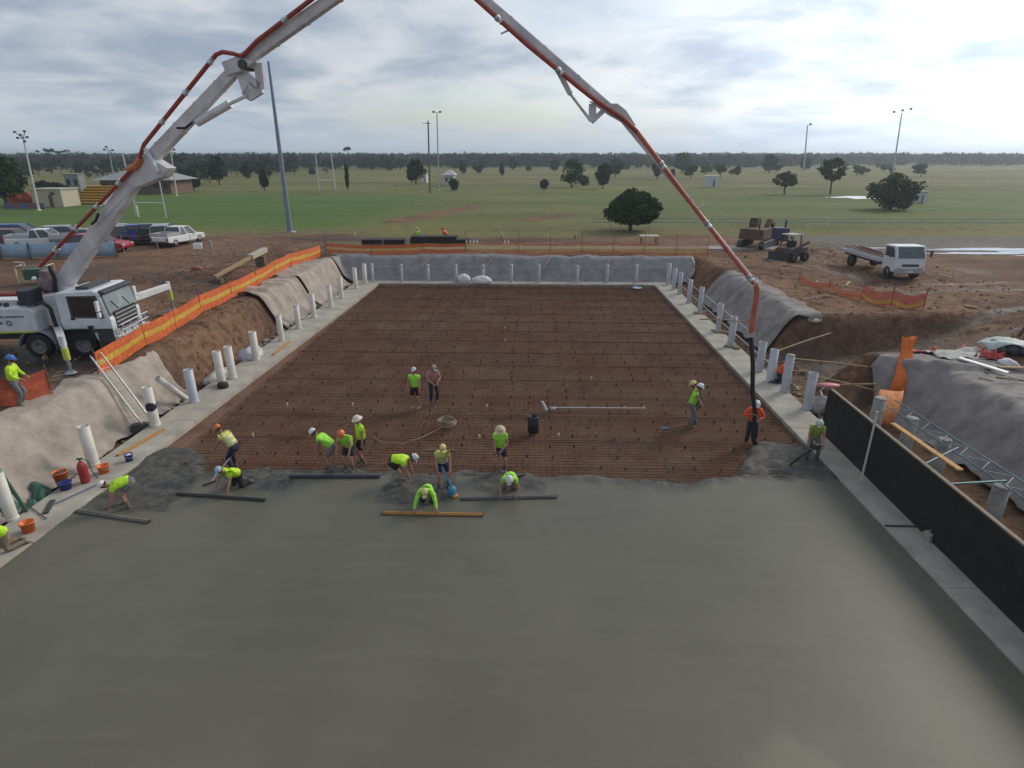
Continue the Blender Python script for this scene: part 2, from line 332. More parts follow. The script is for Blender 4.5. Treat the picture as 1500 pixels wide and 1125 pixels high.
far = np.array([62, 63.5, 65, 66.5, 68, 70, 72, 74, 76, 78, 80, 83, 86, 89, 92, 96, 100, 105, 110, 115, 120, 126, 132, 138, 145, 152, 160, 170, 180, 195, 210, 240, 280, 330, 400, 550, 800, 1200, 2000, 3200, 5000.])
side = np.concatenate([[-4000, -2000, -900, -450, -260, -190], np.arange(-150, -28, 2.5), np.arange(-28, 32.1, 2.0), np.arange(34.5, 150, 2.5), [190, 260, 450, 900, 2000, 4000]])
side = np.unique(np.concatenate([side, [-28., 32.]]))
for gx, gy in ((side, far), (side[side <= -28], np.concatenate([[-300, -60], np.arange(-8, 62.1, 2.0)])), (side[side >= 32], np.concatenate([[-300, -60], np.arange(-8, 62.1, 2.0)])), (np.array([-28., 2, 32]), np.array([-300., -60, -8]))):
    X, Y, f = gridf(gx, gy, off); parts.append((X, Y, np.full(len(X), GR), f)); off += len(X)
GX = np.concatenate([p[0] for p in parts]); GY = np.concatenate([p[1] for p in parts]); GZ = np.concatenate([p[2] for p in parts]); GF = np.concatenate([p[3] for p in parts])
def ground_mat():
    m = bpy.data.materials.new('ground'); m.use_nodes = True; t = m.node_tree; n = t.nodes; l = t.links; b = n['Principled BSDF']; b.inputs['Roughness'].default_value = .95; b.inputs['Specular IOR Level'].default_value = .2
    tc = n.new('ShaderNodeTexCoord'); at = n.new('ShaderNodeAttribute'); at.attribute_name = 'zone'; se = n.new('ShaderNodeSeparateColor'); l.new(at.outputs['Color'], se.inputs[0])
    def ns(s, d=6, r=.6, sx=1.):
        mp = n.new('ShaderNodeMapping'); mp.inputs['Scale'].default_value = (sx, 1, 1); l.new(tc.outputs['Object'], mp.inputs[0])
        q = n.new('ShaderNodeTexNoise'); q.inputs['Scale'].default_value = s; q.inputs['Detail'].default_value = d; q.inputs['Roughness'].default_value = r; l.new(mp.outputs[0], q.inputs[0]); return q.outputs[0]
    def mr(v, a, c): q = n.new('ShaderNodeMapRange'); q.inputs[1].default_value = a; q.inputs[2].default_value = c; l.new(v, q.inputs[0]); return q.outputs[0]
    def mix(f, a, c):
        q = n.new('ShaderNodeMix'); q.data_type = 'RGBA'
        for i, v in ((0, f), (6, a), (7, c)):
            if isinstance(v, tuple): q.inputs[i].default_value = (*v, 1)
            elif isinstance(v, float): q.inputs[i].default_value = v
            else: l.new(v, q.inputs[i])
        return q.outputs[2]
    def mth(op, a, c):
        q = n.new('ShaderNodeMath'); q.operation = op; q.use_clamp = True
        for i, v in enumerate((a, c)):
            if isinstance(v, float): q.inputs[i].default_value = v
            else: l.new(v, q.inputs[i])
        return q.outputs[0]
    A, D = ns(.35, 8, .65), ns(2.2, 8, .7)
    dirt = mix(mr(A, .35, .65), (.135, .060, .030), (.22, .118, .062)); dirt = mix(mr(D, .42, .72), dirt, (.27, .18, .115)); dirt = mix(mr(D, .5, .3), dirt, (.08, .047, .032))
    dirt = mix(mr(ns(.16, 7, .62, .45), .47, .66), dirt, (.085, .048, .032)); dirt = mix(mr(ns(.9, 6, .6, .18), .56, .74), dirt, (.075, .045, .032))
    dirt = mix(mth('MULTIPLY', se.outputs[2], .97), dirt, (.042, .036, .034))
    g1 = mix(mr(ns(.05, 6, .6, .5), .38, .62), (.14, .14, .045), (.235, .195, .07)); g1 = mix(mr(ns(.9, 7, .7), .4, .7), g1, (.09, .10, .035))
    g1 = mix(mr(ns(.035, 8, .68, .3), .50, .64), g1, (.082, .098, .032)); g1 = mix(mr(ns(.045, 7, .65, .22), .58, .72), g1, (.225, .175, .085))
    g2 = mix(mr(ns(.08, 5, .6, .5), .36, .64), (.075, .145, .025), (.115, .165, .04)); g2 = mix(mr(ns(.11, 6, .65, .12), .5, .66), g2, (.065, .105, .03)); g2 = mix(mr(ns(1.2, 6, .7), .42, .72), g2, (.055, .11, .02))
    gr = mix(se.outputs[1], g1, g2)
    gr = mix(at.outputs['Alpha'], gr, mix(mr(D, .4, .6), (.125, .12, .105), (.17, .16, .14)))
    e = mth('ADD', se.outputs[0], mth('MULTIPLY', mth('SUBTRACT', ns(.6, 6, .7), .5), .0)); e = mr(mth('ADD', mth('MULTIPLY', se.outputs[0], .7), mth('MULTIPLY', ns(.5, 6, .7), .6)), .45, .72)
    col = mix(e, gr, dirt); l.new(col, b.inputs['Base Color'])
    rr = mr(se.outputs[2], 1.0, 0.0)
    q = n.new('ShaderNodeMapRange'); q.inputs[3].default_value = .95; q.inputs[4].default_value = .5; l.new(se.outputs[2], q.inputs[0]); l.new(q.outputs[0], b.inputs['Roughness'])
    bp = n.new('ShaderNodeBump'); bp.inputs['Strength'].default_value = .8; bp.inputs['Distance'].default_value = .12; l.new(ns(3.5, 8, .7), bp.inputs['Height']); l.new(bp.outputs[0], b.inputs['Normal'])
    return m
ground = bpy.data.objects.new('ground', np_mesh('ground', np.stack([GX, GY, GZ], -1), GF, [ground_mat()], {'zone': masks(GX, GY)})); C.objects.link(ground); tag(ground, kind='structure')
# distant low hills
B_ = B()
for (x0, x1, yy, hh) in ((300, 1500, 3300, 20), (-1750, -1250, 3000, 20), (-3500, 3500, 4300, 11)):
    P = []
    for i in range(41):
        t = i / 40; x = x0 + (x1 - x0) * t; e = min(1, min(t, 1 - t) * 7); hgt = hh * e * (.85 + .25 * math.sin(t * 9 + hh) * e)
        P.append([(x, yy - 150, GR - .5), (x, yy - 50, GR + hgt * .8), (x, yy, GR + hgt), (x, yy + 200, GR - .5)])
    B_.grid(P)
tag(B_.ob('hills', mat('hill_bush', (.035, .045, .03), .95, vary=.35, vscale=.02)), kind='structure')

# ------------------------------------------------------------------ pool floor, ledges, wet slab
XR = 9.9
def xl(y): return -13.25 + (y - 10) * .029 if y < 47.5 else -12.16
FAR_Y = 47.5
m_floor = mat('stained_subfloor', (.092, .029, .012), .9, vscale=.5, col2=(.205, .122, .072), bump=.5, bscale=6, detail=10)
_t = m_floor.node_tree; _b = _t.nodes['Principled BSDF']; _src = _b.inputs['Base Color'].links[0].from_socket
for _sc, _lo, _hi, _col in ((3.2, .50, .66, (.20, .125, .08)), (7.5, .52, .68, (.045, .020, .012)), (.20, .50, .62, (.15, .048, .020)), (14., .60, .72, (.36, .26, .18))):   # clay, damp spots, rust bloom, grit
    _n = _t.nodes.new('ShaderNodeTexNoise'); _n.inputs['Scale'].default_value = _sc; _n.inputs['Detail'].default_value = 7; _n.inputs['Roughness'].default_value = .65; _t.links.new(_t.nodes['Texture Coordinate'].outputs['Object'], _n.inputs['Vector'])
    _r = _t.nodes.new('ShaderNodeMapRange'); _r.inputs[1].default_value = _lo; _r.inputs[2].default_value = _hi; _r.inputs[4].default_value = .75; _t.links.new(_n.outputs[0], _r.inputs[0])
    _m = _t.nodes.new('ShaderNodeMix'); _m.data_type = 'RGBA'; _t.links.new(_r.outputs[0], _m.inputs[0]); _t.links.new(_src, _m.inputs[6]); _m.inputs[7].default_value = (*_col, 1); _src = _m.outputs[2]
_t.links.new(_src, _b.inputs['Base Color'])
pf = B(); P = []
for y in np.arange(-6, 47.6, .5): P.append([(x, float(y), .0) for x in np.linspace(xl(min(y, 47.5)) - .05, XR + .05, 30)])
pf.grid(P); tag(pf.ob('pool_floor', m_floor), kind='structure')
def ledge_strip(inner, outer, name, z=.2, seg=3.2):
    """concrete footing cast in bays with open joints"""
    root = None; o = []
    n = len(inner) - 1
    for i in range(n):
        b = B(); a0, a1, b0, b1 = Vector(inner[i]), Vector(inner[i + 1]), Vector(outer[i]), Vector(outer[i + 1])
        g = (a1 - a0).normalized() * .006
        q = [a0 + g, b0 + g, b1 - g, a1 - g]
        b.hexa([Vector((p.x, p.y, -.2)) for p in q] + [Vector((p.x, p.y, z + random.uniform(-.004, .004))) for p in q])
        ob = b.ob(name, m_conc, bevel=.012); tag(ob, kind='structure'); o.append(ob)
    return o
ysl = list(np.linspace(-6, FAR_Y, 13))
ledge_strip([(xl(y), y, 0) for y in ysl], [(-14.55 + (y - 12) * .012 if y < 46 else -14.2, y, 0) for y in ysl], 'concrete_ledge')
ledge_strip([(XR, y, 0) for y in ysl], [(11.3, y, 0) for y in ysl], 'concrete_ledge')
xf = list(np.linspace(-14.2, 11.3, 8))
ledge_strip([(x, FAR_Y + .012, 0) for x in xf], [(x, FAR_Y + 1.05, 0) for x in xf], 'concrete_ledge')
# freshly poured slab
PATCH = ((-13.3, -10.5, 14.5, 18.4), (-9.9, -7.5, 15.75, 17.35), (-4.5, -2.25, 15.1, 17.1), (-1.8, .55, 15.85, 17.2), (6.2, 10.0, 16.9, 19.9))
def front(x): return 17.15 + .16 * fbm(x * .8, x * 0 + 3, 41) * 2 + 1.25 * sst(-10.3, -12.0, x) + 2.3 * sst(6.6, 8.4, x + .0) - .35 * sst(1.2, 3.5, x) * sst(6.5, 5, x)
def slab_z(x, y):
    x = np.asarray(x, float); y = np.asarray(y, float)
    rgh = np.zeros_like(x); n = .25 * fbm(x * 1.2, y * 1.2, 43)
    for a, b, c, d in PATCH:
        rgh = np.maximum(rgh, sst(a - .12, a + .12, x + n) * sst(b + .12, b - .12, x + n) * sst(c - .1, c + .15, y + n * .4))
    rgh = np.maximum(rgh, sst(-.50 - .35 * sst(.8, 2.0, x), -.15, y - front(x) + n * .7))
    z = .15 + rgh * (.0 + .085 * fbm(x * 2.6, y * 2.6, 47, 5) + .05 * np.abs(fbm(x * 7, y * 7, 51, 2)))
    z = z - .20 * sst(-.15, .42, y - front(x) + .35 * fbm(x * 1.5, y * 1.5, 53))
    return z, rgh
xs = np.linspace(0, 1, 236); ys = np.concatenate([np.arange(-6, 13, 1.0), np.arange(13, 20.8, .1)])
U, Yg, f = gridf(xs, ys); XL = np.array([xl(v) for v in Yg]) + .004; Xg = XL + U * (XR - .004 - XL); Zg, Rg = slab_z(Xg, Yg)
def slab_mat():
    m = bpy.data.materials.new('fresh_concrete'); m.use_nodes = True; t = m.node_tree; n = t.nodes; l = t.links; b = n['Principled BSDF']
    tc = n.new('ShaderNodeTexCoord'); at = n.new('ShaderNodeAttribute'); at.attribute_name = 'rough'
    def ns(s, d, r, sc_=(1, 1, 1)):
        mp = n.new('ShaderNodeMapping'); mp.inputs['Scale'].default_value = sc_; l.new(tc.outputs['Object'], mp.inputs[0])
        q = n.new('ShaderNodeTexNoise'); q.inputs['Scale'].default_value = s; q.inputs['Detail'].default_value = d; q.inputs['Roughness'].default_value = r; l.new(mp.outputs[0], q.inputs[0]); return q.outputs[0]
    def mr(v, a, c, d=0., e=1.): q = n.new('ShaderNodeMapRange'); q.inputs[1].default_value = a; q.inputs[2].default_value = c; q.inputs[3].default_value = d; q.inputs[4].default_value = e; l.new(v, q.inputs[0]); return q.outputs[0]
    def mix(f, a, c):
        q = n.new('ShaderNodeMix'); q.data_type = 'RGBA'; l.new(f, q.inputs[0])
        for i, v in ((6, a), (7, c)):
            if isinstance(v, tuple): q.inputs[i].default_value = (*v, 1)
            else: l.new(v, q.inputs[i])
        return q.outputs[2]
    big = ns(.22, 5, .55, (1, .6, 1)); fine = ns(5, 8, .7); swirl = ns(1.1, 6, .6, (.35, 1, 1))
    c = mix(mr(big, .35, .65), (.104, .101, .075), (.134, .129, .099)); c = mix(mr(swirl, .45, .75), c, (.122, .119, .091)); c = mix(mr(fine, .55, .8, 0, .35), c, (.14, .135, .115))
    wv = n.new('ShaderNodeTexWave'); wv.wave_type = 'BANDS'; wv.bands_direction = 'Y'; wv.inputs['Scale'].default_value = .32; wv.inputs['Distortion'].default_value = 11; wv.inputs['Detail'].default_value = 4; wv.inputs['Detail Scale'].default_value = .6; l.new(tc.outputs['Object'], wv.inputs[0])
    c = mix(mr(wv.outputs['Fac'], .8, 1.0, 0, .07), c, (.155, .15, .12)); blot = ns(.55, 7, .65); c = mix(mr(blot, .56, .72, 0, .4), c, (.085, .083, .064))
    c = mix(mr(ns(2.4, 7, .7, (.06, 1, 1)), .5, .72, 0, .18), c, (.165, .16, .128)); c = mix(mr(ns(1.7, 6, .65, (.12, 1, 1)), .56, .74, 0, .2), c, (.09, .088, .068))
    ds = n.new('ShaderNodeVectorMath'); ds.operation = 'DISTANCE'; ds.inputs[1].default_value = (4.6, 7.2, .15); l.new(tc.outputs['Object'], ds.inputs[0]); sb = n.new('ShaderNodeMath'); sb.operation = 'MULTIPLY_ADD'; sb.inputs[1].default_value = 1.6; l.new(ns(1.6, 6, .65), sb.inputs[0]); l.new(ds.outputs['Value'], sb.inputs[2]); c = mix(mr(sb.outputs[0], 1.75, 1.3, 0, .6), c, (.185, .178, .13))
    rc = mix(mr(ns(4, 8, .7), .38, .66), (.045, .044, .040), (.12, .115, .105))
    l.new(mix(at.outputs['Fac'], c, rc), b.inputs['Base Color'])
    q = n.new('ShaderNodeMapRange'); q.inputs[3].default_value = .46; q.inputs[4].default_value = .7; l.new(at.outputs['Fac'], q.inputs[0]); l.new(q.outputs[0], b.inputs['Roughness'])
    b.inputs['Specular IOR Level'].default_value = .28
    bp = n.new('ShaderNodeBump'); bp.inputs['Strength'].default_value = .12; bp.inputs['Distance'].default_value = .03; l.new(swirl, bp.inputs['Height'])
    bp2 = n.new('ShaderNodeBump'); bp2.inputs['Strength'].default_value = .25; bp2.inputs['Distance'].default_value = .01; l.new(fine, bp2.inputs['Height']); l.new(bp.outputs[0], bp2.inputs['Normal']); l.new(bp2.outputs[0], b.inputs['Normal'])
    return m
slab = bpy.data.objects.new('wet_concrete_slab', np_mesh('wet_concrete_slab', np.stack([Xg, Yg, Zg], -1), f, [slab_mat()], {'rough': np.stack([Rg] * 3 + [np.ones_like(Rg)], -1)})); C.objects.link(slab); tag(slab, kind='structure')
# reinforcement mat
mat_root = empty('rebar_mat', (0, 16, 0), 0, 'rusty steel reinforcement mat covering the unpoured pool floor', 'rebar mat')
bl = B(); bl.tube([(0, 16.0 - 16, .11), (0, FAR_Y - .12 - 16, .11)], .0075, 5, False, smooth=False); long_me = bl.mesh('rebar', m_rebar)
bt = B(); bt.tube([(-12.15, 0, .132), (XR - .05, 0, .132)], .007, 5, False, smooth=False); tr_me = bt.mesh('rebar', m_rebar)
k = 0
x = -12.1
while x < XR - .05:
    o = bpy.data.objects.new('rebar', long_me); C.objects.link(o); o.parent = mat_root; o.location = (x + random.uniform(-.015, .015), 0, 0); x += .2
y = 16.6
while y < FAR_Y - .08:
    o = bpy.data.objects.new('rebar', tr_me); C.objects.link(o); o.parent = mat_root; o.location = (random.uniform(-.05, .05), y - 16 + random.uniform(-.02, .02), 0); o.rotation_euler = (0, 0, random.uniform(-.0025, .0025)); y += .2
bl_ = B(); bl_.tube([(-12.15, 0, .15), (XR - .05, 0, .14)], .009, 5, False, smooth=False); lap_me = bl_.mesh('rebar', mat('rebar_lap_dark', (.06, .026, .016), .9, vscale=1.1, col2=(.16, .09, .055), detail=9, coord='World'))
for k_ in range(15):                                               # side laps of the mesh sheets
    for dy in (0, .15):
        o = bpy.data.objects.new('rebar', lap_me); C.objects.link(o); o.parent = mat_root; o.location = (random.uniform(-.05, .05), 1.35 + k_ * 2.06 + dy + random.uniform(-.04, .04), 0); o.rotation_euler = (0, 0, random.uniform(-.003, .003))
lo = B()
for i in range(110): x = -12.0 + i * .2; lo.tube([(x + .08, .2, .04), (x + .08, FAR_Y - 16.1, .04)], .0065, 4, False, smooth=False)
for j in range(152): lo.tube([(-12.1, .7 + j * .2, .055), (XR - .06, .7 + j * .2, .055)], .0065, 4, False, smooth=False)
tag(lo.ob('lower_rebar', m_rebar, mat_root), kind='stuff')
ch = B(); ch2 = B()
for i in range(28):
    for j in range(40):
        x, y = -12 + i * .8 + random.uniform(-.12, .12), .9 + j * .78 + random.uniform(-.12, .12)
        tgt = ch if random.random() < .62 else ch2
        tgt.box((x, y, .07), (.055, .055, .12), random.random(), taper=(.5, .5))
tag(ch.ob('bar_chair', mat('black_plastic', (.03, .024, .02), .7), mat_root), kind='stuff')
tag(ch2.ob('spacer_block', mat('pale_spacer', (.27, .19, .135), .9, vary=.3), mat_root), kind='stuff')
for i, p in enumerate([(371, 640), (421, 595), (604, 555), (740, 500), (739, 482), (702, 642), (713, 597), (818, 640), (914, 600), (943, 600), (866, 556), (517, 595)]):
    g = G(*p, .13); b = B(); b.lathe([(.0, .16), (.035, .15), (.045, .09), (.03, .0)], 8); b.tube([(0, 0, -.05), (0, 0, .1)], .012, 5)
    o = b.ob('bar_cap', mat('yellow_cap', (.55, .42, .16), .6)); o.location = g
    tag(o, ['yellow cap near the truck side ledge, behind the orange helmeted worker', 'yellow cap alone behind the three lime workers', 'yellow cap beside the two workers standing out on the mat', 'nearer of two caps in the middle of the mat', 'farther of two caps in the middle of the mat', 'yellow cap between the hose coil and the straw hatted worker', 'yellow cap behind the straw hatted worker', 'yellow cap just in front of the dark drum', 'yellow cap in front of the long alloy pipe', 'yellow cap at the far end of the alloy pipe', 'yellow cap alone behind the alloy pipe', 'yellow cap behind the wide hatted worker'][i], 'bar cap', 'yellow caps on the reinforcement mat')

# ------------------------------------------------------------------ draped sheets on the banks
def drape(name, m, axis, a0, a1, off0, off1, label, group=None, seed=1, fold=.10, na=90, nu=34, lift=.045, taper=0., ragged=.35, toe_z=None):
    """cloth lying on the bank: axis 'y' runs along y with u going outwards in x; axis 'x' along x with u going outwards in y"""
    A = np.linspace(a0, a1, na); b = B(); Uu, Ag = np.meshgrid(np.linspace(0, 1, nu), A); ta = (Ag - a0) / (a1 - a0)
    f0 = np.array([off0(v) if callable(off0) else off0 for v in A])[:, None]; f1 = np.array([off1(v) if callable(off1) else off1 for v in A])[:, None]
    o0 = f0 + ragged * .4 * fbm(Ag * 1.1, Ag * 0, seed); o1 = f1 + ragged * 1.5 * fbm(Ag * .9, Ag * 0 + 5., seed + 3); o_ = o0 + (o1 - o0) * Uu
    aa = Ag + ragged * .8 * fbm(Uu * 2.2, ta * .01, seed + 7) * np.maximum(0, 1 - np.minimum(ta, 1 - ta) * 8)
    X, Y = (o_, aa) if axis == 'y' else (aa, o_)
    z = height(X, Y); zs = sum(height(X + i * .55, Y + j * .55) for i in (-1, 0, 1) for j in (-1, 0, 1)) / 9; zm = np.maximum.reduce([height(X + i * .18, Y + j * .18) for i in (-1, 0, 1) for j in (-1, 0, 1)]); z = np.maximum(zs, zm)
    ph = aa * 1.5 + .9 * fbm(Uu * 1.1 + seed, aa * .35, seed + 11, 3)                       # folds hang down the slope
    fo = fold * (np.maximum(0, fbm(ph, Uu * .22, seed + 21, 2)) ** 1.3 * 2.4) + fold * .5 * np.maximum(0, .16 - np.abs(fbm(ph * .8 + Uu * .7, Uu * .5 - aa * .2, seed + 15, 2))) * 5
    P = [[(X[i, j], Y[i, j], z[i, j] + lift + fo[i, j]) for j in range(nu)] for i in range(na)]
    b.grid(P)
    o = b.ob(name, m); s = o.modifiers.new('thickness', 'SOLIDIFY'); s.thickness = .012; s.offset = 1
    tag(o, label, 'ground sheet', group); return o
GS = 'sheets draped over the excavation banks'
drape('geotextile_sheet', m_geo, 'y', 8.5, 23.9, -14.85, lambda a: -17.0 + .9 * float(sst(21, 24, a)), 'long pale geotextile sheet on the bank under the aluminium ladder', GS, 2, .14, 130)
drape('geotextile_sheet', m_geo, 'y', 34.8, 40.4, -14.7, lambda a: -17.6, 'folded pale geotextile sheet hanging on the bank beside the bare brown soil', GS, 5, .22, 80)
drape('geotextile_sheet', m_geo, 'y', 40.9, 48.4, -14.6, lambda a: -18.0, 'smooth pale geotextile sheet at the far corner of the truck side bank', GS, 8, .13, 70)
drape('plastic_sheet', m_tarpb, 'x', -16.3, 13.4, 48.75, 50.75, 'blue grey plastic sheet covering the whole far bank below the orange fence', GS, 12, .07, 160, 26, ragged=.25)
drape('geotextile_sheet', m_geo_shade, 'y', 30.9, 43.6, 12.35, lambda a: 15.3 - .3 * float(sst(38, 44, a)), 'shaded grey geotextile sheet on the bank between the boom hose and the cutting', GS, 16, .10, 110)
drape('geotextile_sheet', m_geo_shade, 'y', 6.0, 24.4, lambda a: 14.45 + .2 * float(sst(22, 10, a)), lambda a: 19.4 - 2.6 * float(sst(22, 24.4, a)), 'wide shaded grey geotextile sheet on the bank behind the black formwork', GS, 21, .16, 170, 60)
drape('plastic_sheet', mat('white_sheet', (.33, .34, .31), .7, vary=.2, vscale=2, bump=.3, bscale=5), 'y', 23.3, 25.0, 16.8, 19.0, 'small pale sheet lying crumpled on the dirt above the cutting', GS, 25, .14, 30, 20)

# clods and rubble
cl = B()
def clod(x, y, s):
    z = hz(x, y); q = Quaternion((random.random(), random.random(), random.random(), random.random())).normalized().to_matrix()
    v = [Vector(p) * s * random.uniform(.6, 1.25) for p in ((1, 0, 0), (0, 1, 0), (-1, 0, 0), (0, -1, 0), (0, 0, .8), (0, 0, -.8))]
    cl.add([q @ p + Vector((x, y, z + s * .3)) for p in v], [(0, 1, 4), (1, 2, 4), (2, 3, 4), (3, 0, 4), (1, 0, 5), (2, 1, 5), (3, 2, 5), (0, 3, 5)])
def covered(x, y):
    return (x > -18.4 and x < -14.5 and (y < 24.4 or y > 34.4)) or (x > 12 and x < 20 and y < 25) or (x > 12 and x < 15.8 and 30.4 < y < 44) or y > 48 and -17 < x < 14 and y < 51
for i in range(7000):
    t = random.random()
    if t < .40: x, y = random.uniform(-27, -15.0), random.uniform(14, 57)
    elif t < .80: x, y = random.uniform(12, 31), random.uniform(14, 57)
    elif t < .9: x, y = random.uniform(-15.6, -14.7), random.uniform(13, 48)
    else: x, y = random.uniform(11.5, 13.6), random.uniform(20, 46)
    if not covered(x, y): clod(x, y, min(.2, .02 + random.expovariate(32)))
tag(cl.ob('dirt_clods', mat('dirt_clod', (.15, .085, .05), .95, vscale=.7, col2=(.28, .18, .11))), kind='stuff')
rb = B()
for i in range(420):
    x, y = (random.uniform(-15.0, -14.6), random.uniform(14, 47)) if i % 2 else (random.uniform(11.45, 12.4), random.uniform(20.5, 30))
    s = random.uniform(.04, .16); rb.box((x, y, hz(x, y) + s * .4), (s, s * random.uniform(.6, 1.6), s * .8), random.random() * 3, rot=Matrix.Rotation(random.random() * 3, 3, (random.random(), random.random(), 1)))
tag(rb.ob('rubble', mat('rubble_stone', (.20, .19, .17), .95, vscale=2, col2=(.34, .31, .27))), kind='stuff')
# shallow water beyond the flatbed truck
def puddle(cx, cy, rx, ry, seed, z=GR + .03):
    b = B(); pts = []
    for k in range(48):
        a = 2 * math.pi * k / 48; r = 1 + .95 * float(fbm(math.cos(a) * 2.6 + seed, math.sin(a) * 1.8, seed, 4)); pts.append((cx + rx * r * math.cos(a), cy + ry * r * math.sin(a), z))
    b.add([(cx, cy, z)] + pts, [(0, i + 1, (i + 1) % 48 + 1) for i in range(48)]); tag(b.ob('puddle_water', mat('water', (.10, .10, .09), .06, spec=.9)), kind='structure')
puddle(40, 55.6, 5.5, .9, 3); puddle(33.5, 56.3, 3.6, .4, 5); puddle(47, 54.3, 5.5, .8, 9); puddle(39, 53.4, 4.5, .55, 12); puddle(52, 55.4, 6, .8, 14); puddle(45, 52.4, 4, .4, 17); puddle(57, 53.4, 5, .8, 19); puddle(66, 128, 5, 4, 8)

# ------------------------------------------------------------------ concrete pump truck
TL = Vector((-18.72, 24.42, GR)); TA = R(-83)
pump = empty('concrete_pump_truck', TL, TA, 'white concrete pump truck with a long raised boom arching over the pool', 'pump truck')
def part(b, name, m, parent=pump, bevel=0., world=False): return b.ob(name, m, parent, world, bevel)
# local axes: +y forward, +x the side facing the pool floor (driver's side)
cabp = [(-.60, .95), (-.60, 2.72), (.85, 2.80), (1.08, 2.70), (1.28, 1.80), (1.34, 1.55), (1.34, .75), (.62, .72), (.55, 1.05), (.3, 1.22), (-.3, 1.22), (-.5, 1.02)]
b = B(); b.prism(cabp, -1.22, 1.22); m_cab = mat('cab_pale_blue_white', (.62, .66, .69), .3, vary=.1, vscale=2); cab = part(b, 'cab', m_cab, bevel=.05)
m_glass = mat('windscreen_glass', (.10, .13, .13), .06, spec=1.0, vscale=1.3, col2=(.24, .27, .26))  # pale greenish mottling painted in for the reflected sky
def onscreen(t, x, d=.012):                                         # point on the raked windscreen face
    y0, z0, y1, z1 = 1.28, 1.80, 1.08, 2.70; n = Vector((0, z1 - z0, y0 - y1)).normalized()
    return Vector((x, y0 + (y1 - y0) * t, z0 + (z1 - z0) * t)) + n * d
b = B(); q = [onscreen(t, x, d) for d in (.002, .022) for t, x in ((-.10, -1.19), (-.10, 1.19), (.90, 1.15), (.90, -1.15))]; b.hexa(q); scr = part(b, 'windscreen', m_dark)
b = B(); q = [onscreen(t, x, d) for d in (.016, .030) for t, x in ((-.02, -1.10), (-.02, 1.10), (.84, 1.06), (.84, -1.06))]; b.hexa(q); b.ob('pane', m_glass, scr)
b = B()
for x in (-.5, .4): b.beam(onscreen(.08, x, .05), onscreen(.5, x + .28, .05), .02, .02)
b.ob('wiper', m_black, scr)
for s in (1, -1):
    b = B(); b.hexa([(s * xx, y, z) for xx in (1.222, 1.240) for y, z in ((-.2, 1.35), (.98, 1.35), (.92, 2.62), (-.2, 2.62))]); d = part(b, 'door', m_cab)
    b = B(); b.hexa([(s * xx, y, z) for xx in (1.236, 1.252) for y, z in ((-.15, 1.70), (1.12, 1.66), (.98, 2.60), (-.15, 2.60))]); b.ob('window_frame', m_dark, d)
    b = B(); b.hexa([(s * xx, y, z) for xx in (1.25, 1.262) for y, z in ((-.06, 1.77), (1.0, 1.74), (.88, 2.53), (-.06, 2.53))]); b.ob('window', mat('side_glass', (.028, .022, .028), .08, spec=.9), d)
    b = B(); b.box((s * 1.25, -.1, 1.66), (.03, .16, .08)); b.ob('handle', m_black, d)
    b = B(); b.box((s * 1.25, .5, 1.30), (.04, .20, .13)); b.ob('step', m_black, d)
    b = B(); b.beam((s * 1.22, 1.0, 2.35), (s * 1.48, 1.1, 2.4), .03, .03); b.beam((s * 1.22, 1.05, 1.85), (s * 1.46, 1.1, 1.9), .03, .03); b.box((s * 1.5, 1.1, 2.22), (.20, .10, .42)); b.box((s * 1.5, 1.1, 1.86), (.18, .10, .2)); part(b, 'mirror', m_white, bevel=.02)
    b = B(); b.box((s * .96, 1.36, 1.02), (.34, .06, .22)); part(b, 'headlight', mat('lamp_glass', (.45, .46, .47), .15), bevel=.015)
    b = B(); b.box((s * .95, -.02, .98), (.60, 1.30, .46), taper=(1, .8)); part(b, 'wheel_arch', m_black)
    b = B(); b.box((s * 1.215, 1.02, .88), (.07, .62, .50)); b.box((s * 1.215, .35, 1.14), (.07, 1.95, .16)); part(b, 'lower_fairing', m_dark, bevel=.02)
b = B(); b.box((0, 1.17, 2.70), (2.3, .26, .10), rot=Matrix.Rotation(R(-20), 3, 'X')); part(b, 'sun_visor', m_dark, bevel=.03)
b = B(); b.box((0, 1.345, 1.42), (1.75, .03, .86)); gri = part(b, 'grille', m_black)
for i in range(5):
    b = B(); b.box((0, 1.385, 1.08 + i * .165), (1.72, .035, .06)); b.ob('bar', mat('chrome_bar', (.6, .6, .6), .25, .6), gri)
b = B(); b.box((0, 1.40, .72), (2.4, .22, .34)); part(b, 'bumper', m_white, bevel=.04)
b = B()
for x in (-.9, -.3, .3, .9): b.tube([(x, 1.50, .55), (x, 1.62, .8), (x, 1.60, 1.35)], .035, 8)
for z in (.62, .86, 1.1, 1.34): b.tube([(-1.15, 1.62, z), (1.15, 1.62, z)], .035, 8)
part(b, 'bull_bar', mat('polished_alloy', (.62, .62, .63), .3, .7))
b = B(); b.box((0, 1.66, .62), (.40, .02, .12)); part(b, 'number_plate', mat('plate_white', (.7, .7, .68), .5))
b = B(); b.box((0, .3, 2.84), (1.7, .5, .10)); b.tube([(-.9, .5, 2.82), (-.9, .5, 3.06)], .015, 5); part(b, 'roof_bar', m_dark)
b = B(); b.box((0, -4.6, .82), (.95, 10.6, .30)); part(b, 'chassis', m_dark)
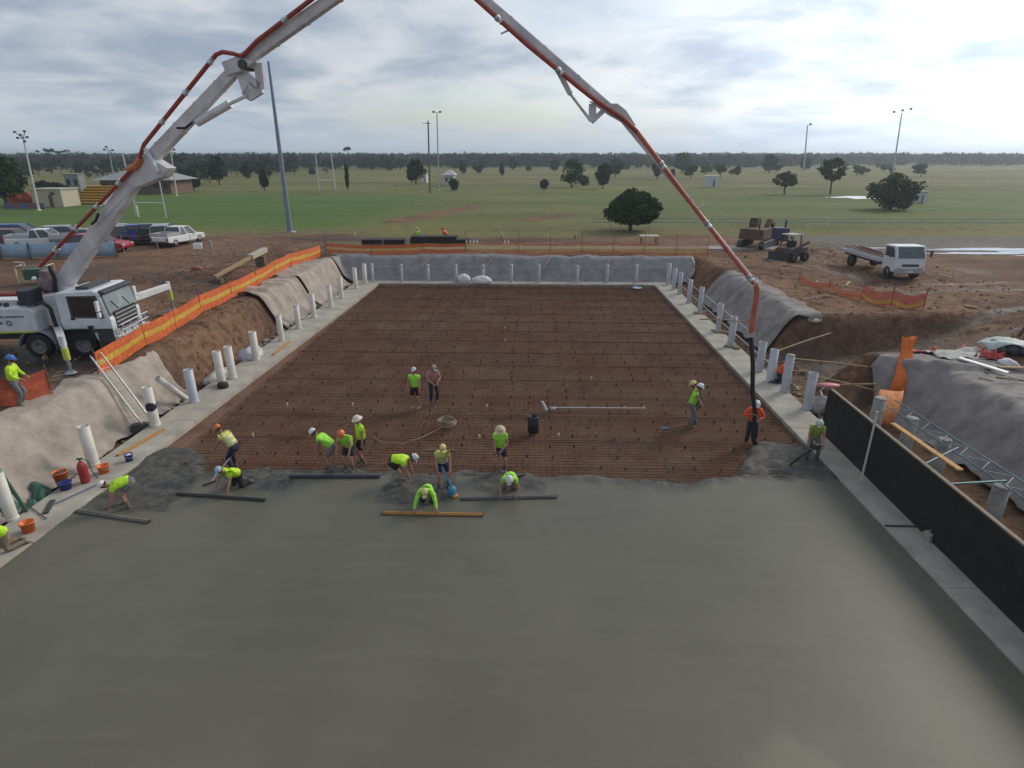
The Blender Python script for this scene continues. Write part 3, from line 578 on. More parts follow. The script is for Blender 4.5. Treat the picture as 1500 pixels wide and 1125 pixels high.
def wheel(y, s):
    b = B(); rt = Matrix.Rotation(R(90), 3, 'Y'); b.lathe([(.32, -.15), (.47, -.16), (.525, -.10), (.53, 0), (.525, .10), (.47, .16), (.32, .15)], 22, (s * 1.06, y, .53), rt); wo_ = part(b, 'wheel', m_black)
    b = B(); b.lathe([(.0, .05), (.12, .06), (.14, .12), (.2, .05), (.3, .07), (.335, .14), (.335, -.1)], 18, (s * 1.06, y, .53), Matrix.Rotation(R(90 * s), 3, 'Y')); b.ob('rim', mat('dusty_rim', (.17, .165, .16), .6, vary=.25), wo_)
for y in (0, -1.75, -5.4, -6.8):
    for s in (1, -1): wheel(y, s)
for s in (1, -1):                                                   # side bodies with printed panel
    b = B(); poly = [(-1.55, 1.12), (-1.55, 1.98), (-1.75, 2.12), (-5.2, 2.12), (-5.3, 1.2), (-5.1, 1.12)]; b.prism(poly, s * .55, s * 1.24); bd = part(b, 'side_tank', m_white, bevel=.03)
    b = B(); b.box((s * 1.252, -3.0, 1.16), (.02, 2.6, .07)); b.ob('reflective_strip', mat('lime_strip', (.45, .55, .04), .5), bd)
    b = B(); yy = -1.95
    for k in range(28):
        wd = random.uniform(.05, .09); b.box((s * 1.244, yy - wd / 2, 1.80), (.006, wd, .075)); yy -= wd + (.05 if k % 9 == 8 else .018)
    b.box((s * 1.244, -2.92, 1.55), (.006, .20, .11)); 
    for k in range(8):
        a = k * math.pi / 4; b.beam((s * 1.246, -2.58 + .05 * math.cos(a), 1.54 + .05 * math.sin(a)), (s * 1.246, -2.58 + .13 * math.cos(a), 1.54 + .13 * math.sin(a)), .006, .045)
    b.ob('lettering', mat('faded_print', (.12, .12, .15), .6), bd)
    b = B(); P = []
    for k in range(13):
        a = math.pi * k / 12; P.append([(s * .8, -1.75 + .72 * math.cos(a), .55 + .66 * math.sin(a)), (s * 1.26, -1.75 + .72 * math.cos(a), .55 + .66 * math.sin(a))])
    b.grid(P); o = part(b, 'mudguard', mat('pale_grey_plastic', (.25, .26, .3), .5)); q = o.modifiers.new('t', 'SOLIDIFY'); q.thickness = .03
    b = B(); b.prism([(-5.5, 1.1), (-5.5, 1.9), (-9.4, 1.9), (-9.6, 1.1)], s * .6, s * 1.24); part(b, 'water_tank', m_white, bevel=.04)
b = B(); b.box((-.1, -1.05, 1.9), (1.6, .7, 1.3)); part(b, 'turret_base', m_boom, bevel=.04)
b = B(); b.box((.62, -1.9, 2.5), (.9, .42, .62)); part(b, 'hydraulic_tank', mat('dark_blue_box', (.035, .04, .055), .6), bevel=.03)
b = B(); b.tube([(1.0, -1.55, 2.25), (1.05, -1.2, 2.32), (1.1, -.95, 2.1), (1.12, -.9, 1.3)], .075, 10); part(b, 'intake_hose', m_black)
b = B(); b.tube([(.2, -2.2, 2.5), (.25, -3.4, 2.52), (.1, -4.8, 2.48), (-.1, -6.5, 2.42)], .085, 10); b.tube([(.8, -4.9, 2.2), (.8, -5.6, 2.35), (.6, -6.2, 2.3)], .075, 8); part(b, 'delivery_pipe', m_red)
b = B()
for k in range(9): b.box((random.uniform(.3, 1.0), -2.5 - k * .35, 2.18), (random.uniform(.1, .3), .18, random.uniform(.08, .2)), random.random())
part(b, 'valve_block', m_dark)
b = B(); b.box((0, -9.9, 1.6), (1.6, 1.2, .9), taper=(1.3, 1.3)); part(b, 'hopper', m_boom)
# outriggers (two in view), measured where their feet stand
def outrigger(foot, z1, root):
    foot = Vector(foot); top = Vector((foot.x, foot.y, z1)); root = Vector(root)
    b = B(); b.beam(root, top + Vector((0, 0, -.12)), .30, .34, .24, .28); o = part(b, 'outrigger', m_white, world=True, bevel=.02)
    b = B(); b.tube([top + Vector((0, 0, .12)), (foot.x, foot.y, foot.z + (z1 - foot.z) * .42)], .095, 10); b.ob('leg_sleeve', m_white, pump, True).parent = pump
    b = B(); b.tube([(foot.x, foot.y, foot.z + (z1 - foot.z) * .75), (foot.x, foot.y, foot.z + (z1 - foot.z) * .40)], .115, 10); part(b, 'leg_band', mat('lime_band', (.50, .55, .10), .5), world=True)
    b = B(); b.tube([(foot.x, foot.y, foot.z + (z1 - foot.z) * .45), (foot.x, foot.y, foot.z + .08)], .06, 10); b.lathe([(0, .1), (.12, .1), (.22, .03), (.22, 0)], 14, foot); part(b, 'leg_foot', m_steel, world=True)
PADS = [Vector((-17.6, 21.05, hz(-17.6, 21.05) + .06)), Vector((-18.9, 30.4, hz(-18.9, 30.4) + .06))]
outrigger(PADS[0], 3.35, (-20.1, 24.0, 3.0)); outrigger(PADS[1], 3.55, (-19.6, 26.1, 3.25))
for i, p in enumerate(PADS):
    r = empty('outrigger_pad', (p.x, p.y, p.z - .1), .3, ['timber packing under the outrigger foot on the muddy bank top', 'timber packing under the outrigger foot beyond the truck cab'][i], 'timber pad')
    for k in range(4): b = B(); b.box((0, -.45 + k * .3, 0), (1.3, .27, .09), random.uniform(-.04, .04)); b.ob('board', m_wood_dark, r)
# boom: all sections lie in one vertical plane between the turret and the hose end
PA, PB = Vector((-19.9, 24.57, 0)), Vector((8.13, 19.5, 0))
PD = (PB - PA); PD.z = 0; PD.normalize(); PN = Vector((PD.y, -PD.x, 0))       # PN points to the near side
def BP(x, z, n=0.): return Vector((x, PA.y + (x - PA.x) * PD.y / PD.x, z)) + PN * n
def seg_basis(p, q): d = (q - p).normalized(); return d, d.cross(PN).normalized() * (1 if d.cross(PN).z > 0 else -1)
def section(p, q, w0, h0, w1, h1, name='boom_section'):
    d, u = seg_basis(p, q); b = B()
    b.beam(p, q, w0, h0, w1, h1, up=u)
    o = part(b, name, m_boom, world=True, bevel=.03)
    n = max(2, int((q - p).length / 1.15))
    for k in range(1, n):                                            # stiffener bands along the beam
        b = B(); c = p.lerp(q, k / n); t = k / n; b.beam(c - d * .035, c + d * .035, (w0 + (w1 - w0) * t) + .016, (h0 + (h1 - h0) * t) + .016, up=u)
        b.ob('stiffener', m_boom, pump, True)
    return o
def pipe(pts, r=.085, m=m_red, clamps=1.5):
    b = B(); b.tube(pts, r, 12); part(b, 'delivery_pipe', m, world=True)
    for i in range(len(pts) - 1):
        a, c = Vector(pts[i]), Vector(pts[i + 1]); ln = (c - a).length
        for k in range(1, int(ln / clamps) + 1):
            p = a.lerp(c, k * clamps / ln - .3 / ln); d = (c - a).normalized()
            b = B(); b.tube([p - d * .05, p + d * .05, p + d * .06, p + d * .14, p + d * .15, p + d * .19], [r + .025, r + .025, r + .004, r + .004, r + .018, r + .018], 12); part(b, 'pipe_clamp', m_alu, world=True)
J0, J1, J2, J3, J4, J5 = BP(-19.75, 4.75), BP(-14.75, 9.35), BP(-10.0, 12.75), BP(-3.84, 15.75), BP(2.05, 11.10), BP(7.45, 5.75)
b = B(); b.tube([(-19.9, 24.57, 3.0), (-19.9, 24.57, 4.3)], .48, 18); b.beam((-19.9, 24.57, 4.1), J0, .62, .8); part(b, 'turret', m_boom, world=True)
b = B(); b.beam(BP(-20.2, 4.6, .3), BP(-20.05, 5.35, .3), .5, .3); b.ell(BP(-20.15, 4.75, .36), (.38, .3, .42), 12, 8); part(b, 'slew_joint', mat('grimy_joint', (.17, .13, .14), .6, vary=.3), world=True)
b = B(); b.tube([BP(-19.9, 4.3, .4), BP(-19.62, 5.0, .46), BP(-19.75, 5.55, .44)], .08, 8); part(b, 'hose', m_black, world=True)
def XZ(px, py): d = ray(px, py); t = PN.dot(PA) / PN.dot(Vector((d.x, d.y, 0))); return (d.x * t, CAM_H + d.z * t)
J4a, q_ = BP(*XZ(894, 157), .05), BP(*XZ(788, 66), .05); J3a = J4a + (q_ - J4a) * ((-3.84 - J4a.x) / (q_.x - J4a.x)); J4b, J5 = BP(*XZ(900, 161)), BP(*XZ(1109, 416))
section(J0, J1, .40, .64, .36, .52); section(J1 + Vector((.05, 0, .05)), J2, .32, .46, .28, .36)
section(J2 + Vector((.12, 0, .10)), J3, .30, .40, .26, .30); section(J3a, J4a, .22, .30, .18, .20); section(J4b, J5, .13, .17, .09, .10)
def plate(pts, th, name='link_plate', m=m_boom):
    b = B(); n = len(pts); vs = [BP(x, z, -th / 2) for x, z in pts] + [BP(x, z, th / 2) for x, z in pts]
    b.add(vs, [tuple(range(n)), tuple(range(n, 2 * n))[::-1]] + [(i, i + n, (i + 1) % n + n, (i + 1) % n) for i in range(n)]); part(b, name, m, world=True, bevel=.02)
plate([XZ(*p) for p in ((222, 228), (252, 246), (246, 258), (205, 275), (190, 262))], .50)
b = B(); b.tube([BP(*XZ(222, 218), .3), BP(*XZ(241, 252), .3)], .085, 10); part(b, 'hydraulic_cylinder', m_white, world=True)
b = B(); b.tube([BP(*XZ(142, 335), .1), BP(*XZ(205, 268), .1)], .12, 10); b.tube([BP(*XZ(205, 268), .1), BP(*XZ(236, 252), .1)], .06, 8); part(b, 'hydraulic_cylinder', m_boom, world=True)
b = B(); b.tube([BP(*XZ(p, q), .38) for p, q in ((146, 327), (152, 322), (156, 312))], .05, 8); b.tube([BP(*XZ(p, q), .30) for p, q in ((268, 188), (280, 188), (290, 180))], .04, 8); part(b, 'hydraulic_hose', m_black, world=True)
b = B(); b.tube([BP(*XZ(292, 180), .1), BP(*XZ(340, 152), .1)], .14, 12); b.tube([BP(*XZ(340, 152), .1), BP(*XZ(363, 141), .1)], .06, 8); part(b, 'hydraulic_cylinder', m_white, world=True)
b = B()
for a_, c_ in (((352, 104), (364, 142)), ((364, 142), (383, 130)), ((383, 130), (379, 92)), ((352, 104), (381, 128)), ((360, 142), (372, 124))): b.beam(BP(*XZ(*a_)), BP(*XZ(*c_)), .30, .12, up=PN)
part(b, 'link_frame', m_boom, world=True)
plate([XZ(*p) for p in ((330, 92), (352, 84), (378, 92), (362, 104), (338, 112))], .46)
b = B(); b.tube([BP(*XZ(362, 96), -.3), BP(*XZ(362, 96), .3)], .16, 12); part(b, 'pivot_pin', m_dark, world=True)
plate([XZ(*p) for p in ((862, 148), (880, 152), (905, 152), (918, 162), (932, 184), (915, 182), (890, 168))], .28)
b = B(); b.tube([BP(*XZ(816, 100), .05), BP(*XZ(836, 138), .05)], .09, 10); b.tube([BP(*XZ(836, 138), .05), BP(*XZ(866, 178), .05)], .045, 8); part(b, 'hydraulic_cylinder', m_boom, world=True)
b = B(); b.beam(BP(*XZ(868, 178)), BP(*XZ(868, 152)), .2, .22, up=PD); b.beam(BP(*XZ(866, 179)), BP(*XZ(886, 160)), .16, .14, up=PD); part(b, 'link_frame', m_boom, world=True)
def W(px, py, n=.3): return BP(*XZ(px, py), n)
pipe([W(72, 388, .42), W(212, 238), W(216, 228, .35), W(220, 212), W(325, 82, .3), W(334, 78, .28), W(347, 80, .25), W(362, 84, .25), W(383, 62, .25), W(462, 2, .25), BP(-3.95, 16.2, .26), BP(-1.95, 14.45, .3)], .072)
pipe([BP(-1.95, 14.45, .3), W(775, 68, .3), W(848, 128, .28), W(876, 150, .26), W(915, 176, .24), W(934, 194, .22)], .07, m_red)
pipe([W(934, 194, .22), W(1000, 282, .2), W(1062, 362, .18), W(1104, 415, .1)], .068, m_red2)
b = B(); b.tube([BP(*XZ(196, 248), .25), BP(*XZ(208, 244), .3), BP(*XZ(215, 232), .28)], .13, 10); part(b, 'pipe_elbow', mat('orange_elbow', (.52, .17, .06), .5), world=True)
for px, py, a_ in ((1008, 290, 14), (1020, 306, 18), (742, 48, 10), (1096, 408, 10)): b = B(); b.beam(W(px - a_ * .6, py + a_ * .35, .22), W(px + a_ * .7, py - a_ * .4, .1), .05, .05); part(b, 'pipe_bracket', m_alu, world=True)
HT = BP(*XZ(1108, 424), .05); HM = Vector((HT.x + .02, HT.y, AT(1108, 490, HT.y).z))
b = B(); b.tube([HT + Vector((-.06, 0, .14)), HT + Vector((.0, 0, .05)), HT + Vector((.03, 0, -.15)), HM], .09, 12); part(b, 'end_pipe', m_red2, world=True)
HB = Vector((7.93, 19.35, 1.28))
b = B(); b.tube([HM + Vector((0, 0, .06)), HM + Vector((0, 0, -.08))], .105, 12); part(b, 'hose_clamp', m_alu, world=True)
b = B(); b.tube([HM, HM.lerp(HB, .35) + Vector((.02, 0, 0)), HM.lerp(HB, .7) + Vector((-.05, 0, 0)), HB + Vector((-.02, 0, .1)), HB + Vector((0, .02, -.35)), HB + Vector((.06, .06, -.85)), (8.15, 19.5, .12)], [.075] * 7, 12); part(b, 'end_hose', m_black, world=True)
b = B(); b.ell(BP(*XZ(66, 405), .5), (.09, .09, .09), 10, 6); part(b, 'work_lamp', mat('lamp_white', (.8, .78, .7), .3), world=True)

# ------------------------------------------------------------------ pipes round the pool
def pvc(base, h, r, m, label, group, lean=(0, 0), cap=False, plate_=False, block=False):
    base = Vector(base); o = empty('pvc_pipe', base, random.random() * 6, label, 'pipe', group)
    b = B(); t = Vector((lean[0], lean[1], h)); n = 18
    s, u, d = basis(t); rot = Matrix((s, u, d)).transposed(); ln = t.length
    b.lathe([(r, 0), (r, ln), (r - .014, ln), (r - .014, ln - .5), (0, ln - .5)], n, rot=rot); b.ob('tube', m, o)
    b = B(); b.lathe([(r + .012, 0), (r + .016, .05), (r + .012, .09), (r, .10)], n, rot=rot); b.ob('collar', m, o)
    if plate_: b = B(); b.box((0, 0, .02), (.75, .55, .05), .3); b.box((.1, .35, .06), (.6, .3, .05), .9); b.ob('base_block', m_wood_dark, o)
    if cap: b = B(); b.lathe([(r * .9, ln), (r * 1.0, ln + .03), (r * .5, ln + .05), (0, ln + .05)], n, rot=rot); b.ob('cap', m_concd, o)
    return o
LP = [(-14.43, 17.13), (-14.21, 20.24), (-13.97, 22.6), (-13.76, 24.59), (-13.70, 25.47), (-13.75, 28.13), (-13.77, 31.45), (-13.74, 33.97), (-13.70, 36.53), (-13.55, 39.47), (-13.55, 41.96), (-13.5, 45.5), (-13.23, 47.3)]
what = ['stout white pipe beside the red gas cylinder', 'white pipe wrapped with dark cloth near the foot of the ladder', 'bluish plastic pipe standing close to the leaning white pipe', 'white pipe with a dark block at its foot, nearer of a close pair',
        'white pipe close behind the pipe with the dark block', 'white pipe standing in front of the crumpled plastic rubbish', 'white pipe between the rubbish and the hanging sheet folds', 'white pipe in front of the dark sheet folds', 'white pipe just past the dark sheet folds',
        'fourth white pipe from the far corner on the truck side ledge', 'third white pipe from the far corner on the truck side ledge', 'second white pipe from the far corner on the truck side ledge', 'white pipe at the far corner of the truck side ledge']
for i, (x, y) in enumerate(LP): pvc((x, y, .2), random.uniform(1.42, 1.6), .18 if i < 6 else .16, m_pvcb if i == 2 else m_pvc, what[i], 'pipes standing along the truck side ledge')
pvc((-14.55, 13.95, .2), 1.5, .15, m_pvc, 'white pipe beside the green stand and the orange bucket', 'pipes standing along the truck side ledge')
for i, px in enumerate((545, 588, 627, 668, 708, 749, 789, 845, 888, 930)):
    p = G(px, 413.5, .2); w_ = ['corner pipe', 'first pipe', 'second pipe', 'third pipe', 'fourth pipe', 'fifth pipe', 'sixth pipe', 'seventh pipe', 'eighth pipe', 'ninth pipe'][i]
    lab = {3: 'slim grey pipe just behind the open white bulk bag', 4: 'slim grey pipe just behind the lumpy white bulk bag'}.get(i, w_ + ' of the far row, counted from the truck side corner')
    pvc((p.x, 48.15, .2), random.uniform(1.38, 1.5), .12, m_pvcg, lab, 'grey pipes along the far ledge', plate_=False)
RP = [(10.95, 47.56), (11.0, 45.75), (11.05, 44.08), (11.05, 41.24), (11.05, 38.35), (10.98, 33.99), (10.85, 31.18), (10.95, 27.15), (10.96, 25.77), (11.12, 24.5), (11.3, 22.65)]
for i, (x, y) in enumerate(RP):
    lab = {10: 'grey pipe next to the end of the black formwork', 9: 'wide pale pipe next to the crouching worker', 8: 'bluish pipe right behind the boom hose'}.get(i, ORD[i] + ' grey pipe from the far corner along the boom hose side ledge')
    pvc((x, y, .2), random.uniform(1.45, 1.75), .18 if i > 5 else .15, m_pvcb if i == 8 else m_pvcg, lab, 'grey pipes along the ledge under the boom hose', plate_=i in (4, 5, 6), cap=i == 9)
RN = [(12.95, 20.75), (13.12, 19.07), (13.31, 17.61), (13.29, 15.01)]
for i, (x, y) in enumerate(RN):
    pvc((x, y, hz(x, y)), 1.55 - .1 * i, .21, m_concd, ['concrete filled stub by the orange cloth behind the formwork', 'second concrete filled stub from the orange cloth', 'third concrete filled stub, under the teal brace end', 'concrete filled stub where the teal brace leans down'][i], 'concrete stubs behind the black formwork', cap=True)
o = pvc((-14.55, 23.0, .15), 1.35, .13, m_pvc, 'white pipe leaning back against the pale sheet', 'pipes standing along the truck side ledge', lean=(-1.0, .55))
# rail and braces along the far row
r = empty('steel_rail', (0, 48.2, 1.45), 0, 'long thin steel rail fixed across the far row of grey pipes', 'rail')
b = B(); b.beam((-12.8, -.15, 0), (11.0, -.15, 0), .05, .05); b.ob('rail', m_steel, r); b = B(); b.beam((-12.8, -.15, -.9), (11.0, -.15, -.9), .03, .03); b.ob('lower_rail', m_steel, r)
for x in (-8.8, -3.6, 1.1, 6.0): b = B(); b.beam((x, -.1, .02), (x + .6, 1.6, .55), .04, .04); b.ob('brace', m_timber, r)
r = empty('steel_rail', (11.35, 35, 1.5), 0, 'thin steel rail tied to the grey pipes beside the boom hose', 'rail')
b = B(); b.tube([(-.3, 12.5, -.1), (-.2, 3, 0), (-.35, -6, .1)], .025, 6); b.ob('rail', m_steel, r); b = B(); b.tube([(-.25, 9, -.6), (-.2, -1, -.75), (-.2, -9, -.7)], .025, 6); b.ob('lower_rail', m_steel, r)
for a_, c_, lab in (((11.0, 25.8, 1.6), (14.6, 28.4, 1.75), 'upper grey timber reaching from the pipes out over the cutting'), ((11.1, 24.6, 1.7), (14.9, 24.4, 1.35), 'pale timber rod reaching from the wide pipe to the sheet'), ((11.3, 22.7, 1.6), (14.3, 23.3, .75), 'lower timber rod beside the pink cloth'), ((11.2, 23.0, 1.0), (13.2, 21.6, 1.7), 'crooked timber rod behind the formwork end'), ((11.2, 30.5, 1.75), (8.9, 30.7, 1.8), 'thin steel rod sticking out over the pool from the sheet')):
    b = B(); b.tube([a_, tuple((a_[k] + c_[k]) / 2 + (0.03 if k == 2 else 0) for k in range(3)), c_], .035, 6); tag(b.ob('timber_rod', m_timber, loc=a_), lab, 'rod', 'rods and timbers by the cutting')

for k_ in range(16):
    x, y = random.uniform(11.6, 13.6), random.uniform(20.8, 29.5); a_ = random.uniform(0, 3.1); ln = random.uniform(.6, 2.2); z = hz(x, y) + random.uniform(.08, .25)
    b = B(); b.beam((x, y, z), (x + ln * math.cos(a_), y + ln * math.sin(a_), max(z, hz(x + ln * math.cos(a_), y + ln * math.sin(a_)) + .06)), .07, .04)
    tag(b.ob('loose_batten', (m_timber, m_steel, m_wood_dark)[k_ % 3], loc=(x, y, z)), 'loose batten lying among the rubble behind the grey pipes by the hose', 'batten', 'battens in the rubble behind the pipes')
# ------------------------------------------------------------------ black formwork wall and teal braces
fw = empty('formwork_wall', (10.86, 20.4, .2), math.atan2(.15, -9.6) - math.pi / 2 + math.pi, 'long black plywood formwork wall standing on the concrete ledge', 'formwork')
fw.rotation_euler = (0, 0, math.atan2(-.16, 10)); FL = 13.2; np_ = 11
for k in range(np_):
    b = B(); b.box((random.uniform(-.004, .004), -(k + .5) * 1.2, .86), (.02, 1.194, 1.70)); b.ob('panel', m_ply, fw)
    b = B(); b.box((.055, -(k) * 1.2 - .04, .86), (.08, .06, 1.68)); b.ob('stud', m_wood_dark, fw)
b = B(); b.box((.02, .012, .86), (.09, .022, 1.72)); b.ob('end_board', m_plyend, fw)
b = B(); b.box((.07, -FL / 2, 1.725), (.10, FL, .04)); b.ob('top_plate', mat('grey_timber', (.22, .18, .13), .8, vary=.25), fw)
b = B(); b.box((.13, -FL / 2, 1.2), (.06, FL, .09)); b.box((.13, -FL / 2, .5), (.06, FL, .09)); b.ob('waler', m_timber, fw)
b = B()
for k in range(46):
    y, z = -random.uniform(.3, FL - .3), random.uniform(.1, 1.5); b.box((-.0125, y, z), (.003, random.uniform(.03, .22), random.uniform(.01, .05)), rot=Matrix.Rotation(random.uniform(-.5, .5), 3, 'X'))
tag(b.ob('concrete_splash', mat('splash_grey', (.075, .075, .075), .9), fw), kind='stuff')
b = B(); b.beam((10.52, 16.85, .2), (10.80, 17.3, 2.35), .06, .035); b.box((10.79, 17.29, 2.2), (.07, .05, .4)); tag(b.ob('levelling_staff', mat('pale_staff', (.45, .42, .36), .6), loc=(10.72, 16.75, .2)), 'pale staff leaning against the black formwork wall', 'staff')
tr = empty('steel_brace', (13.15, 16.2, 1.38), 0, 'teal steel lattice brace lying on top of the concrete stubs', 'brace')
for dx, dz in ((-.28, 0), (.28, .05), (0, .22)): b = B(); b.tube([(dx, 4.0, dz), (dx + .35, -8, dz)], .022, 8); b.ob('rail', m_teal, tr)
for k in range(13):
    y = 3.8 - k * .9; dx = (4 - y) / 12 * .35; b = B(); b.beam((-.28 + dx, y, 0), (.28 + dx, y - .45, .05), .022, .018); b.ob('lattice_bar', m_teal, tr); b = B(); b.beam((.28 + dx, y - .45, .05), (-.28 + dx, y - .9, 0), .022, .018); b.ob('lattice_bar', m_teal, tr)
for y, y2 in ((-1.3, -.7), (.7, .2), (-4.2, -3.6)): b = B(); b.beam((.1, y, 0), (-1.95, y2 - .8, -.05), .05, .05); b.ob('strut', m_teal, tr)
b = B(); b.beam((11.35, 17.3, 2.0), (11.45, 14.3, 2.02), .16, .05); tag(b.ob('plank', m_timbo, loc=(11.35, 17.3, 1.98)), 'orange plank lying along the top of the black formwork', 'plank')

# ------------------------------------------------------------------ mesh barrier fences
def ribbon(a, c, za, zb, h, lo, hi, seed, sag=.06, wob=.05, n=9):
    P = []
    for i in range(n):
        t = i / (n - 1); x, y = a[0] + (c[0] - a[0]) * t, a[1] + (c[1] - a[1]) * t; z = za + (zb - za) * t - sag * 4 * t * (1 - t)
        row = []
        for v in (lo, (lo + hi) / 2, hi):
            k = wob * float(fbm(t * 3 + seed, v * 2, seed)); row.append((x + k, y + k, z + v * h + .04 * float(fbm(t * 4, v, seed + 2))))
        P.append(row)
    return P
def fence(pts, label, cat='barrier fence', h=1.0, lift=.12, mo=m_orange, my=m_yellowm, step=3.0, group=None, posts=True, stripes=((0, .36), (.36, .62), (.62, 1.0)), seed=0, lean=0., sag=.06, post_h=None):
    r = empty('barrier_fence', (pts[0][0], pts[0][1], hz(*pts[0][:2])), 0, label, cat, group); ps = []
    for i in range(len(pts) - 1):
        a, c = Vector(pts[i][:2]), Vector(pts[i + 1][:2]); n = max(1, round((c - a).length / step)); ps += [a.lerp(c, k / n) for k in range(n)]
    ps.append(Vector(pts[-1][:2]))
    for i, p in enumerate(ps):
        z = hz(*p)
        if posts: b = B(); b.tube([(p.x, p.y, z - .1), (p.x + lean, p.y, z + (post_h or h + .28))], .022, 6); b.ob('post', m_rust, r, True)
        if i:
            q = ps[i - 1]; zq = hz(*q)
            for (s0, s1), m in zip(stripes, (mo, my, mo)):
                b = B(); b.grid(ribbon(q, p, zq + lift, z + lift, h, s0, s1 - .004, seed + i, sag=sag)); b.ob('mesh_panel', m, r, True)
    return r
OG = 'orange mesh barriers round the excavation'
fence([(-16.45, 20.95), (-16.95, 24.75), (-17.35, 30.3), (-17.6, 37.7), (-17.9, 44.4), (-17.4, 49.6)], 'bright orange and yellow mesh barrier along the bank beside the pump truck', group=OG, h=.92, step=3.2, seed=1)
fence([(-17.4, 50.9), (-13.5, 51.0), (-9, 51.0), (-5.5, 51.1)], 'orange and yellow mesh barrier along the far bank below the two distant workers', group=OG, h=.78, step=3.6, mo=mat('dull_orange_mesh', (.58, .14, .04), .7, alpha=.85), my=m_yellow2, seed=11)
fence([(-5.5, 51.1), (-1, 51.2), (7, 51.4), (14.8, 51.0)], 'pale washed out mesh barrier along the far bank below the round tree', group=OG, h=.9, step=3.1, mo=m_orange2, my=m_yellow2, seed=31, post_h=1.9, stripes=((0, .3), (.3, .82), (.82, 1.0)))
fence([(18.0, 40.4), (18.5, 37.2), (19.0, 34.3)], 'sagging orange mesh barrier climbing the dirt behind the cutting', group=OG, h=.5, step=3.2, mo=m_orange2, my=m_orange, seed=41, sag=.3, post_h=.75)
fence([(19.0, 34.3), (20.2, 33.4), (21.7, 32.9)], 'reddish mesh barrier at the top of the cutting in front of the flatbed truck', group=OG, h=.85, step=2.0, mo=m_pinkm, my=m_yellowm, seed=51, sag=.26, stripes=((.0, .2), (.2, .4), (.4, 1.0)))
fence([(-21, 15.6), (-18.9, 16.3), (-17.3, 17.5), (-16.6, 18.8)], 'red orange mesh barrier by the worker standing on the bank', group=OG, h=.95, step=1.6, mo=mat('red_mesh', (.42, .075, .04), .75, vary=.25, alpha=.9), my=mat('red_orange_mesh', (.5, .10, .04), .75, vary=.3, alpha=.9), seed=61, sag=.15)
def cloth(name, m, c, s, label, seed, amp=.2, rz=0., h0=.05, n=14):
    b = B(); P = []
    for i in range(n):
        row = []
        for j in range(n):
            u, v = i / (n - 1) - .5, j / (n - 1) - .5; k = 1 + .35 * float(fbm(u * 3 + 9, v * 3, seed)); x, y = c[0] + (u * s[0] * math.cos(rz) - v * s[1] * math.sin(rz)) * k, c[1] + (u * s[0] * math.sin(rz) + v * s[1] * math.cos(rz)) * k
            row.append((x, y, hz(x, y) + h0 + amp * abs(float(fbm(u * 5, v * 5, seed + 4))) * 1.6))
        P.append(row)
    b.grid(P); o = b.ob(name, m, loc=(c[0], c[1], hz(*c))); q = o.modifiers.new('t', 'SOLIDIFY'); q.thickness = .012; return tag(o, label, 'cloth')
def hung(name, m, pts, wd, label, seed):                              # cloth hanging over the bank, pts run down it
    b = B(); P = []
    for i, p in enumerate(pts):
        P.append([(p[0] + (j / 5 - .5) * wd + .1 * float(fbm(j * .7, i, seed)), p[1] + .12 * float(fbm(j, i * .8, seed + 3)), max(p[2], hz(p[0], p[1]) + .12) + .13 * abs(float(fbm(j * .9, i * 1.3, seed + 5)))) for j in range(6)])
    b.grid(P); o = b.ob(name, m, loc=pts[0]); q = o.modifiers.new('t', 'SOLIDIFY'); q.thickness = .01; return tag(o, label, 'cloth')
hung('mesh_cloth', mat('solid_orange_mesh', (.66, .15, .025), .75, vary=.25, vscale=6), [(15.75, 24.3, 2.75), (15.7, 24.15, 2.3), (15.45, 23.7, 1.9), (15.1, 23.2, 1.4), (14.8, 22.8, .9)], .55, 'orange mesh hanging in a strip down the end of the grey sheet', 4)
hung('mesh_cloth', mat('solid_orange_mesh_pale', (.58, .20, .06), .75, vary=.3, vscale=6), [(14.0, 21.9, 1.3), (13.7, 21.5, 1.05), (13.4, 21.1, .8), (13.1, 20.8, .35)], 1.0, 'orange and cream mesh bundled over the concrete stub', 8)
b = B(); b.tube([(15.7, 24.3, hz(15.7, 24.3)), (15.75, 24.35, 2.9)], .025, 6); tag(b.ob('steel_stake', m_rust, loc=(15.7, 24.3, 1.9)), 'steel stake holding up the strip of orange mesh', 'stake')
cloth('mesh_cloth', m_pinkm, (17.4, 25.1), (2.6, .5), 'pinkish mesh trailing from the stake along the dirt', 12, .2, .15)
cloth('mesh_cloth', mat('crumpled_red_mesh', (.40, .06, .055), .8, vary=.3), (18.7, 23.6), (.7, .9), 'crumpled red mesh bundle on the dirt beside the pale sheet', 14, .45, .6)
cloth('mesh_cloth', mat('red_strip_mesh', (.42, .07, .035), .8, vary=.3), (17.3, 23.1), (1.8, .3), 'flat red strip of mesh lying below the pale sheet', 16, .12, .05)
cloth('mesh_cloth', mat('pink_red_mesh', (.45, .10, .08), .8, vary=.3), (20.6, 27.9), (2.6, .5), 'pink mesh flattened on the ridge above the cutting', 18, .25, .65)
b = B(); b.lathe([(0, .07), (.25, .06), (.42, .02), (.44, -.03)], 14, sx=1.0, sy=.45); tag(b.ob('plastic_cover', mat('pink_plastic', (.45, .12, .14), .5)), 'pink plastic cover on the corner of the black formwork', 'cover').location = (10.95, 20.75, 1.95)

